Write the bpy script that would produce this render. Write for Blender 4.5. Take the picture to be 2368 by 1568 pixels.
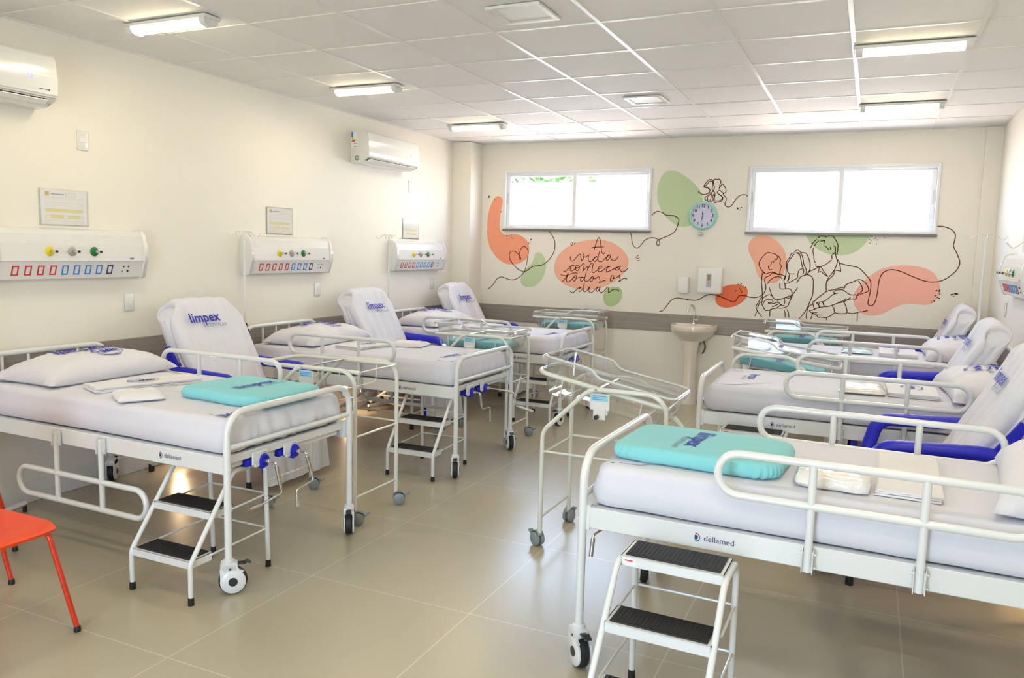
import bpy, bmesh, math, random
from mathutils import Vector, Matrix, Euler, noise
PI = math.pi
C = bpy.context.scene.collection
for o in list(bpy.data.objects): bpy.data.objects.remove(o)
sc = bpy.context.scene
# ---------------------------------------------------------------- camera
W_, D_, H_ = 5.58, 7.795, 2.83            # room width, back wall y, ceiling height
cd = bpy.data.cameras.new('camera'); cam = bpy.data.objects.new('camera', cd); C.objects.link(cam)
cd.sensor_width = 36.0; cd.lens = 36.0*1811.425/2368.0; cd.clip_start = 0.05
R_ = Vector((0.9091078, 0.41580526, 0.02507986)); U_ = Vector((-0.07006407, 0.09328212, 0.99317142)); F_ = Vector((-0.41062639, 0.90465708, -0.11393651))
m = Matrix((( R_.x, U_.x, -F_.x, 4.56027), (R_.y, U_.y, -F_.y, -0.75692), (R_.z, U_.z, -F_.z, 1.6023), (0,0,0,1)))
cam.matrix_world = m
sc.camera = cam
# ---------------------------------------------------------------- colour management and sampling
sc.view_settings.view_transform = 'Standard'; sc.view_settings.look = 'None'
sc.view_settings.exposure = 0.60; sc.view_settings.gamma = 1.0; sc.view_settings.use_curve_mapping = False
cy = sc.cycles
cy.max_bounces = 7; cy.diffuse_bounces = 4; cy.glossy_bounces = 3; cy.transmission_bounces = 4; cy.transparent_max_bounces = 16
cy.caustics_reflective = False; cy.caustics_refractive = False; cy.sample_clamp_indirect = 0.0
cy.use_denoising = True; cy.use_adaptive_sampling = True; cy.adaptive_threshold = 0.03
# ---------------------------------------------------------------- world and sun
wd = bpy.data.worlds.new('sky'); sc.world = wd; wd.use_nodes = True
nt = wd.node_tree; bg = nt.nodes['Background']
sky = nt.nodes.new('ShaderNodeTexSky'); sky.sky_type = 'HOSEK_WILKIE'; sky.turbidity = 3.0; sky.ground_albedo = 0.5
sky.sun_direction = Vector((-0.25, -0.32, 0.91)).normalized()
hz = nt.nodes.new('ShaderNodeMix'); hz.data_type = 'RGBA'; hz.inputs[0].default_value = 0.5; hz.inputs[7].default_value = (0.105, 0.11, 0.125, 1)   # haze
nt.links.new(sky.outputs[0], hz.inputs[6]); nt.links.new(hz.outputs[2], bg.inputs[0]); bg.inputs[1].default_value = 74.0
sl = bpy.data.lights.new('sun', 'SUN'); sl.energy = 40.0; sl.angle = 0.01; sl.color = (1, 0.96, 0.9)
so = bpy.data.objects.new('sun', sl); C.objects.link(so)
so.rotation_euler = Vector((-0.25, -0.32, 0.91)).to_track_quat('Z', 'Y').to_euler()
LAMP_POWER = 3.2
REAR_POWER = 80.0
def area(name, loc, rot, sx, sy, power, col):
    l = bpy.data.lights.new(name, 'AREA'); l.shape = 'RECTANGLE'; l.size = sx; l.size_y = sy; l.energy = power; l.color = col
    o = bpy.data.objects.new(name, l); C.objects.link(o); o.location = loc; o.rotation_euler = rot
    return o
# portals mark the openings where sky light comes in: the two windows and an unseen glazed door added for fill light from behind
p = area('added_door_portal', (3.3, -2.45, 1.2), (PI/2, 0, 0), 1.1, 2.2, 1, (1, 1, 1)); p.data.cycles.is_portal = True
for nm, x0, x1 in (('window_portal', 0.57, 2.28), ('window_portal', 3.38, 5.06)):
    p = area(nm, ((x0+x1)/2, D_+0.2, 2.18), (-PI/2, 0, 0), x1-x0, 0.64, 1, (1,1,1)); p.data.cycles.is_portal = True
# ---------------------------------------------------------------- helpers
def tag(o, label=None, cat=None, group=None, kind=None):
    if label: o['label'] = label
    if cat: o['category'] = cat
    if group: o['group'] = group
    if kind: o['kind'] = kind
    return o
def empty(name, loc=(0,0,0), rz=0.0, label=None, cat=None, group=None, kind=None):
    o = bpy.data.objects.new(name, None); C.objects.link(o); o.location = loc; o.rotation_euler = (0,0,rz); o.empty_display_size = 0.1
    return tag(o, label, cat, group, kind)
def copy_tree(o, parent=None):
    c = o.copy(); C.objects.link(c); c.parent = parent
    for ch in list(o.children): copy_tree(ch, c)
    return c
def fillet(pts, rad, n=6, closed=False):
    P = [Vector(p) for p in pts]; N = len(P); out = []
    rr = rad if isinstance(rad, (list, tuple)) else [rad]*N
    for i in range(N):
        if not closed and (i == 0 or i == N-1): out.append(P[i]); continue
        a, b, c = P[(i-1) % N], P[i], P[(i+1) % N]
        d1, d2 = (a-b), (c-b); l1, l2 = d1.length, d2.length
        if rr[i] <= 0 or l1 < 1e-6 or l2 < 1e-6: out.append(b); continue
        d1.normalize(); d2.normalize(); ang = d1.angle(d2)
        if ang > PI-0.03: out.append(b); continue
        t = min(rr[i]/math.tan(ang/2), l1*0.499, l2*0.499); r = t*math.tan(ang/2)
        bis = (d1+d2).normalized(); cen = b+bis*(r/math.sin(ang/2))
        s, e = b+d1*t-cen, b+d2*t-cen
        sn, en = s.normalized(), e.normalized(); om = sn.angle(en)
        for k in range(n+1):
            q = k/n; out.append(cen+(sn*math.sin((1-q)*om)+en*math.sin(q*om))*(r/math.sin(om)))
    return out
def smooth_line(pts, n=4, closed=False):
    P = [Vector(p) for p in pts]; N = len(P); out = []
    for i in range(N if closed else N-1):
        g = lambda k: P[k % N] if closed else P[max(0, min(N-1, k))]
        a, b, c, d = g(i-1), g(i), g(i+1), g(i+2)
        for k in range(n):
            t = k/n
            out.append(0.5*((2*b)+(c-a)*t+(2*a-5*b+4*c-d)*t*t+(-a+3*b-3*c+d)*t**3))
    if not closed: out.append(P[-1])
    return out
def rrect(t_, hx, hy, cr):
    segs = [(hx-cr)*2, PI/2*cr, (hy-cr)*2, PI/2*cr]*2; segs = [segs[0], segs[1], segs[2], segs[3], segs[0], segs[1], segs[2], segs[3]]
    s = (t_ % 1.0)*sum(segs); i = 0
    while s > segs[i] and i < 7: s -= segs[i]; i += 1
    f = min(1.0, s/segs[i])
    if i == 0: return -(hx-cr)+f*2*(hx-cr), -hy
    if i == 2: return hx, -(hy-cr)+f*2*(hy-cr)
    if i == 4: return (hx-cr)-f*2*(hx-cr), hy
    if i == 6: return -hx, (hy-cr)-f*2*(hy-cr)
    q = (i-1)//2; c = [(hx-cr, -hy+cr), (hx-cr, hy-cr), (-hx+cr, hy-cr), (-hx+cr, -hy+cr)][q]; a = -PI/2+PI/2*q+f*PI/2
    return c[0]+cr*math.cos(a), c[1]+cr*math.sin(a)
class MB:
    def __init__(s): s.bm = bmesh.new()
    def box(s, c, size, bev=0.0, rot=None, seg=2):
        r = bmesh.ops.create_cube(s.bm, size=1.0); vs = r['verts']
        M = Matrix.Translation(Vector(c)) @ (rot if rot is not None else Matrix.Identity(4)) @ Matrix.Diagonal((size[0], size[1], size[2], 1))
        bmesh.ops.transform(s.bm, matrix=M, verts=vs)
        if bev > 0:
            es = list({e for v in vs for e in v.link_edges})
            bmesh.ops.bevel(s.bm, geom=es, offset=bev, segments=seg, affect='EDGES', profile=0.5)
        return s
    def b2(s, lo, hi, bev=0.0, seg=2):
        return s.box([(a+b)/2 for a, b in zip(lo, hi)], [abs(b-a) for a, b in zip(lo, hi)], bev, None, seg)
    def tube(s, pts, r, seg=10, closed=False, cap=True, flat=None):
        P = [Vector(p) for p in pts]
        Q = [P[0]]
        for p in P[1:]:
            if (p-Q[-1]).length > 1e-5: Q.append(p)
        if closed and (Q[0]-Q[-1]).length < 1e-5: Q.pop()
        P = Q; N = len(P)
        T = []
        for i in range(N):
            if closed: t = P[(i+1) % N]-P[i-1]
            elif i == 0: t = P[1]-P[0]
            elif i == N-1: t = P[-1]-P[-2]
            else: t = (P[i+1]-P[i]).normalized()+(P[i]-P[i-1]).normalized()
            T.append(t.normalized())
        up = Vector((0,0,1)) if abs(T[0].z) < 0.9 else Vector((1,0,0))
        nrm = (up-T[0]*up.dot(T[0])).normalized(); rings = []
        for i in range(N):
            if i: 
                nrm = nrm-T[i]*nrm.dot(T[i])
                nrm.normalize()
            b = T[i].cross(nrm); rr = r[i] if isinstance(r, (list, tuple)) else r
            ring = []
            for k in range(seg):
                a = 2*PI*k/seg
                ring.append(s.bm.verts.new(P[i]+nrm*(math.cos(a)*rr*(flat or 1.0))+b*(math.sin(a)*rr)))
            rings.append(ring)
        for i in range(N if closed else N-1):
            A, B = rings[i], rings[(i+1) % N]
            for k in range(seg):
                s.bm.faces.new((A[k], A[(k+1) % seg], B[(k+1) % seg], B[k]))
        if cap and not closed:
            s.bm.faces.new(list(reversed(rings[0]))); s.bm.faces.new(rings[-1])
        return s
    def cyl(s, a, b, r, seg=16, r2=None): return s.tube([a, b], [r, r if r2 is None else r2], seg)
    def lathe(s, prof, c=(0,0,0), axis='Z', seg=24, sy=1.0, cap=True):
        rings = []; c = Vector(c)
        for (r, h) in prof:
            ring = []
            for k in range(seg):
                a = 2*PI*k/seg; x, y = r*math.cos(a), r*math.sin(a)*sy
                v = {'Z': (x, y, h), 'Y': (x, h, y), 'X': (h, x, y)}[axis]
                ring.append(s.bm.verts.new(c+Vector(v)))
            rings.append(ring)
        for A, B in zip(rings, rings[1:]):
            for k in range(seg):
                s.bm.faces.new((A[k], A[(k+1) % seg], B[(k+1) % seg], B[k]))
        if cap: s.bm.faces.new(list(reversed(rings[0]))); s.bm.faces.new(rings[-1])
        return s
    def prism(s, poly, h0, h1, axis='Z'):
        def mk(x, y, h): return {'Z': (x, y, h), 'Y': (x, h, y), 'X': (h, x, y)}[axis]
        A = [s.bm.verts.new(mk(x, y, h0)) for x, y in poly]; B = [s.bm.verts.new(mk(x, y, h1)) for x, y in poly]
        n = len(poly)
        for k in range(n): s.bm.faces.new((A[k], A[(k+1) % n], B[(k+1) % n], B[k]))
        s.bm.faces.new(list(reversed(A))); s.bm.faces.new(B)
        return s
    def grid(s, f, nu, nv):
        V = [[s.bm.verts.new(f(i/nu, j/nv)) for j in range(nv+1)] for i in range(nu+1)]
        for i in range(nu):
            for j in range(nv):
                s.bm.faces.new((V[i][j], V[i+1][j], V[i+1][j+1], V[i][j+1]))
        return V
    def xf(s, M):
        bmesh.ops.transform(s.bm, matrix=M, verts=s.bm.verts[:]); return s
    def build(s, name, mat, parent=None, smooth=0.7, recalc=True, **kw):
        bm = s.bm
        if recalc: bmesh.ops.recalc_face_normals(bm, faces=bm.faces[:])
        for f in bm.faces: f.smooth = smooth > 0
        if smooth > 0:
            for e in bm.edges:
                e.smooth = (len(e.link_faces) == 2 and e.calc_face_angle(0.0) < smooth)
        me = bpy.data.meshes.new(name); bm.to_mesh(me); bm.free()
        me.materials.append(mat)
        o = bpy.data.objects.new(name, me); C.objects.link(o); o.parent = parent
        return tag(o, kw.get('label'), kw.get('cat'), kw.get('group'), kw.get('kind'))
# ---------------------------------------------------------------- materials
MATS = {}
def mat(name, col, rough=0.5, metal=0.0, bump=0.0, bscale=40.0, var=0.0, vscale=6.0, coat=0.0, emit=None, estr=0.0, bdist=0.002, sheen=0.0, spec=0.5, stretch=None):
    if name in MATS: return MATS[name]
    M = bpy.data.materials.new(name); M.use_nodes = True; t = M.node_tree; b = t.nodes['Principled BSDF']
    b.inputs['Base Color'].default_value = (*col, 1); b.inputs['Roughness'].default_value = rough; b.inputs['Metallic'].default_value = metal
    b.inputs['Coat Weight'].default_value = coat; b.inputs['Coat Roughness'].default_value = 0.08; b.inputs['Specular IOR Level'].default_value = spec
    if sheen: b.inputs['Sheen Weight'].default_value = sheen
    tc = t.nodes.new('ShaderNodeTexCoord'); src = tc.outputs['Object']
    if stretch:
        mp = t.nodes.new('ShaderNodeMapping'); mp.inputs['Scale'].default_value = stretch; t.links.new(src, mp.inputs[0]); src = mp.outputs[0]
    n = t.nodes.new('ShaderNodeTexNoise'); n.inputs['Scale'].default_value = vscale; n.inputs['Detail'].default_value = 4; t.links.new(src, n.inputs['Vector'])
    mx = t.nodes.new('ShaderNodeMix'); mx.data_type = 'RGBA'
    k = 1-var; mx.inputs[6].default_value = (col[0]*k, col[1]*k, col[2]*k, 1); mx.inputs[7].default_value = (*[min(1, c*(1+var*0.5)) for c in col], 1)
    t.links.new(n.outputs['Fac'], mx.inputs[0]); t.links.new(mx.outputs[2], b.inputs['Base Color'])
    if bump:
        n2 = t.nodes.new('ShaderNodeTexNoise'); n2.inputs['Scale'].default_value = bscale; n2.inputs['Detail'].default_value = 3; t.links.new(src, n2.inputs['Vector'])
        bp = t.nodes.new('ShaderNodeBump'); bp.inputs['Strength'].default_value = bump; bp.inputs['Distance'].default_value = bdist
        t.links.new(n2.outputs['Fac'], bp.inputs['Height']); t.links.new(bp.outputs[0], b.inputs['Normal'])
    if emit: b.inputs['Emission Color'].default_value = (*emit, 1); b.inputs['Emission Strength'].default_value = estr
    MATS[name] = M; return M
def srgb(r, g, b): return tuple((c/255/12.92 if c/255 <= 0.04045 else ((c/255+0.055)/1.055)**2.4) for c in (r, g, b))
m_wall = mat('wall_paint', (0.84, 0.80, 0.72), 0.55, bump=0.08, bscale=300, var=0.015, vscale=1.5)
m_white = mat('white_enamel', (0.74, 0.755, 0.76), 0.28, coat=0.5, var=0.01)
m_cream = mat('cream_enamel', (0.72, 0.73, 0.67), 0.3, coat=0.5, var=0.01)
m_plastic = mat('white_plastic', (0.76, 0.76, 0.75), 0.22, coat=0.3, var=0.01)
m_matte = mat('matte_white_plastic', (0.84, 0.83, 0.81), 0.5, var=0.01)
m_black = mat('black_rubber', (0.012, 0.012, 0.014), 0.55, var=0.1, bump=0.2, bscale=80)
m_dark = mat('dark_plastic', (0.03, 0.03, 0.035), 0.35, var=0.1)
m_grey = mat('grey_plastic', (0.26, 0.29, 0.31), 0.4, var=0.05)
m_greymetal = mat('grey_metal', (0.55, 0.56, 0.58), 0.4, metal=0.0, var=0.03)
m_chrome = mat('chrome', (0.72, 0.71, 0.69), 0.14, metal=1.0, var=0.02)
m_blue = mat('blue_vinyl', (0.008, 0.012, 0.60), 0.38, var=0.1, bump=0.15, bscale=25)
m_bluepl = mat('blue_plastic', (0.006, 0.010, 0.55), 0.3, var=0.05)
m_ink = mat('blue_ink', (0.010, 0.014, 0.42), 0.6, var=0.05)
m_inkgrey = mat('pale_blue_ink', (0.20, 0.21, 0.38), 0.6, var=0.05)
m_navy = mat('navy_ink', (0.02, 0.03, 0.12), 0.5, var=0.05)
m_red = mat('red_ink', (0.65, 0.02, 0.03), 0.5, var=0.03)
m_skyblue = mat('sky_blue_ink', (0.02, 0.24, 0.75), 0.5, var=0.03)
m_purple = mat('purple_ink', (0.06, 0.03, 0.16), 0.5, var=0.03)
m_green = mat('green_enamel', (0.01, 0.20, 0.04), 0.35, var=0.05)
m_yellow = mat('yellow_enamel', (0.80, 0.66, 0.01), 0.35, var=0.03)
m_silver = mat('silver_grey', (0.42, 0.38, 0.38), 0.3, var=0.05)
m_orange = mat('orange_plastic', (0.80, 0.055, 0.001), 0.42, var=0.06, bump=0.1, bscale=250)
m_orangemetal = mat('orange_enamel', (0.66, 0.030, 0.002), 0.3, var=0.04, coat=0.3)
def cloth(name, col, rough=0.85, bump=0.5, var=0.03, stretch=(1, 1, 1), bscale=9, bdist=0.012, weave=600):
    M = mat(name, col, rough, bump=0.0, var=var, vscale=4, sheen=0.15, spec=0.2)
    t = M.node_tree; b = t.nodes['Principled BSDF']
    tc = t.nodes.new('ShaderNodeTexCoord'); mp = t.nodes.new('ShaderNodeMapping'); mp.inputs['Scale'].default_value = stretch; t.links.new(tc.outputs['Object'], mp.inputs[0])
    n = t.nodes.new('ShaderNodeTexNoise'); n.inputs['Scale'].default_value = bscale; n.inputs['Detail'].default_value = 3; n.inputs['Distortion'].default_value = 0.7; t.links.new(mp.outputs[0], n.inputs['Vector'])
    bp = t.nodes.new('ShaderNodeBump'); bp.inputs['Strength'].default_value = bump; bp.inputs['Distance'].default_value = bdist
    t.links.new(n.outputs['Fac'], bp.inputs['Height']); t.links.new(bp.outputs[0], b.inputs['Normal'])
    return M
m_sheet = cloth('white_sheet', (0.69, 0.69, 0.77), bump=0.25, bscale=4)
m_pillow = cloth('pillow_cotton', (0.72, 0.71, 0.76), bump=0.45, bscale=11)
m_fold = cloth('folded_cotton', (0.76, 0.745, 0.77), bump=0.35, bscale=14, bdist=0.006)
m_cover = cloth('slipcover_cotton', (0.74, 0.74, 0.81), bump=0.5, bscale=3.2, stretch=(1, 5, 1.2), bdist=0.03)
m_teal = cloth('teal_cotton', (0.24, 0.62, 0.66), bump=0.5, bscale=9, stretch=(1, 2.2, 1), bdist=0.014)
m_packet = mat('clear_packet', (0.80, 0.77, 0.74), 0.28, bump=0.8, bscale=22, bdist=0.01, var=0.04, coat=0.8)
def glassy(name, tint=(1,1,1), refl=0.12, edge=0.7):
    M = bpy.data.materials.new(name); M.use_nodes = True; t = M.node_tree; t.nodes.clear()
    out = t.nodes.new('ShaderNodeOutputMaterial'); tr = t.nodes.new('ShaderNodeBsdfTransparent'); gl = t.nodes.new('ShaderNodeBsdfGlossy'); gl.inputs['Roughness'].default_value = 0.04
    nz = t.nodes.new('ShaderNodeTexNoise'); nz.inputs['Scale'].default_value = 3
    cr = t.nodes.new('ShaderNodeMix'); cr.data_type = 'RGBA'; cr.inputs[6].default_value = (*tint, 1); cr.inputs[7].default_value = (*[min(1, c*1.01) for c in tint], 1); t.links.new(nz.outputs['Fac'], cr.inputs[0]); t.links.new(cr.outputs[2], tr.inputs[0])
    lw = t.nodes.new('ShaderNodeLayerWeight'); lw.inputs['Blend'].default_value = 0.35
    mr = t.nodes.new('ShaderNodeMapRange'); mr.inputs['To Min'].default_value = refl*0.5; mr.inputs['To Max'].default_value = edge
    t.links.new(lw.outputs['Facing'], mr.inputs['Value'])
    mx = t.nodes.new('ShaderNodeMixShader'); t.links.new(mr.outputs[0], mx.inputs[0]); t.links.new(tr.outputs[0], mx.inputs[1]); t.links.new(gl.outputs[0], mx.inputs[2]); t.links.new(mx.outputs[0], out.inputs[0])
    MATS[name] = M; return M
m_glass = glassy('window_glass', (0.97, 0.99, 0.98), 0.08, 0.5)
m_acryl = glassy('clear_acrylic', (0.985, 0.985, 0.985), 0.08, 0.6)
m_holder = glassy('clear_holder', (0.98, 0.98, 0.98), 0.04, 0.10)
m_acrim = mat('acrylic_rim', (0.86, 0.86, 0.86), 0.08, coat=1.0, var=0.02)
m_acrim.node_tree.nodes['Principled BSDF'].inputs['Transmission Weight'].default_value = 0.25
# ---------------------------------------------------------------- text
_tx = {}
def text_bm(s, size, bold=0.0):
    key = (s, bold)
    if key not in _tx:
        cu = bpy.data.curves.new('t', 'FONT'); cu.body = s; cu.size = 1.0; cu.align_x = 'CENTER'; cu.align_y = 'CENTER'; cu.resolution_u = 3; cu.offset = bold
        ob = bpy.data.objects.new('t', cu); C.objects.link(ob); dg = bpy.context.evaluated_depsgraph_get(); dg.update()
        me = bpy.data.meshes.new_from_object(ob.evaluated_get(dg)); bpy.data.objects.remove(ob); bpy.data.curves.remove(cu)
        _tx[key] = me
    b = MB(); b.bm.from_mesh(_tx[key]); bmesh.ops.scale(b.bm, vec=(size, size, 1), verts=b.bm.verts[:])
    return b
def text_on(s, size, fn, name, material, parent, bold=0.0, sub=0, dx=0, dy=0, into=None):
    b = text_bm(s, size, bold)
    if sub: bmesh.ops.subdivide_edges(b.bm, edges=[e for e in b.bm.edges if e.calc_length() > size*0.15], cuts=sub, use_grid_fill=False); bmesh.ops.triangulate(b.bm, faces=b.bm.faces[:])
    for v in b.bm.verts: v.co = Vector(fn(v.co.x+dx, v.co.y+dy))
    if into is not None:
        me = bpy.data.meshes.new('x'); b.bm.to_mesh(me); b.bm.free(); into.bm.from_mesh(me); bpy.data.meshes.remove(me); return None
    return b.build(name, material, parent, smooth=0, recalc=False)
def ring_on(b, rx, ry, w, fn, a0=0, a1=2*PI, n=32, cx=0, cy=0):
    prev = None
    for k in range(n+1):
        a = a0+(a1-a0)*k/n
        p = [b.bm.verts.new(fn(cx+(rx+q)*math.cos(a), cy+(ry+q)*math.sin(a))) for q in (-w/2, w/2)]
        if prev: b.bm.faces.new((prev[0], prev[1], p[1], p[0]))
        prev = p
def limpex_on(parent, size, fn, sub=1, small=True):
    b = MB()
    text_on('limpex', size, fn, '', None, None, bold=0.018, sub=sub, into=b)
    b.build('printed_logo', m_ink, parent, smooth=0, recalc=False)
    if small:
        b = MB(); text_on('HOSPITALAR', size*0.36, fn, '', None, None, sub=sub, dx=size*0.75, dy=-size*0.62, into=b)
        b.build('printed_lettering', m_inkgrey, parent, smooth=0, recalc=False)
def hmml_on(parent, size, fn, sub=1):
    b = MB()
    text_on('HMML', size, fn, '', None, None, bold=0.01, sub=sub, into=b)
    ring_on(b, size*1.75, size*1.15, size*0.14, fn, 0.5, 2*PI-1.2)
    ring_on(b, size*1.55, size*0.95, size*0.05, fn, 2.6, 2*PI+0.6)
    b.build('printed_emblem', m_ink, parent, smooth=0, recalc=False)
BLOBS={"orange_left":["orange",[0.394,2.191,0.451,2.227,0.503,2.197,0.509,2.145,0.492,2.054,0.48,1.949,0.48,1.858,0.506,1.799,0.565,1.767,0.645,1.775,0.717,1.776,0.789,1.748,0.848,1.694,0.871,1.63,0.866,1.552,0.833,1.486,0.755,1.438,0.655,1.42,0.538,1.438,0.433,1.515,0.356,1.619,0.319,1.737,0.313,1.869,0.318,1.974,0.345,2.093]],"green_left":["green",[0.982,1.571,0.956,1.563,0.944,1.536,0.934,1.492,0.917,1.452,0.886,1.417,0.85,1.387,0.814,1.342,0.788,1.297,0.773,1.252,0.777,1.213,0.802,1.179,0.846,1.161,0.899,1.16,0.963,1.181,1.019,1.227,1.064,1.297,1.088,1.37,1.091,1.438,1.079,1.491,1.057,1.534,1.019,1.564]],"peach_oval":["peach",[1.699,1.735,1.563,1.719,1.449,1.692,1.36,1.647,1.288,1.591,1.229,1.521,1.203,1.451,1.199,1.382,1.217,1.313,1.262,1.257,1.344,1.206,1.45,1.173,1.572,1.16,1.662,1.163,1.779,1.193,1.895,1.248,1.98,1.305,2.046,1.377,2.078,1.444,2.084,1.505,2.061,1.566,2.013,1.625,1.935,1.682,1.835,1.719]],"green_small":["green2",[1.943,1.209,1.885,1.2,1.839,1.173,1.812,1.126,1.807,1.075,1.822,1.025,1.858,0.99,1.906,0.983,1.963,1.004,2.008,1.051,2.029,1.114,2.027,1.153,2.008,1.191,1.978,1.206]],"green_clock":["green",[2.534,2.49,2.468,2.479,2.41,2.421,2.384,2.333,2.377,2.226,2.399,2.131,2.44,2.047,2.504,1.976,2.58,1.917,2.665,1.886,2.748,1.901,2.811,1.949,2.859,2.037,2.876,2.154,2.847,2.258,2.785,2.34,2.699,2.411,2.613,2.465]],"red_small":["red",[3.065,1.166,3.09,1.224,3.144,1.262,3.226,1.287,3.321,1.288,3.378,1.258,3.394,1.21,3.371,1.138,3.306,1.079,3.212,1.041,3.128,1.044,3.077,1.081,3.062,1.123]],"peach_baby":["peach",[3.486,1.809,3.43,1.791,3.387,1.747,3.371,1.688,3.385,1.628,3.414,1.57,3.442,1.517,3.462,1.458,3.484,1.4,3.526,1.348,3.578,1.324,3.629,1.318,3.679,1.331,3.72,1.382,3.746,1.455,3.76,1.527,3.76,1.579,3.734,1.656,3.686,1.727,3.62,1.778,3.55,1.804]],"green_man":["green",[3.915,1.85,3.919,1.834,3.946,1.79,3.993,1.727,4.062,1.677,4.149,1.638,4.227,1.625,4.314,1.629,4.394,1.656,4.46,1.711,4.502,1.768,4.526,1.827,4.527,1.849,4.299,1.852,4.093,1.852]],"salmon_large":["salmon",[4.865,1.542,4.761,1.53,4.645,1.496,4.555,1.427,4.476,1.339,4.422,1.243,4.421,1.177,4.443,1.111,4.508,1.055,4.594,1.037,4.688,1.059,4.779,1.116,4.869,1.164,4.962,1.172,5.054,1.167,5.121,1.186,5.161,1.252,5.175,1.329,5.148,1.418,5.098,1.486,5.004,1.527]]}
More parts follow.
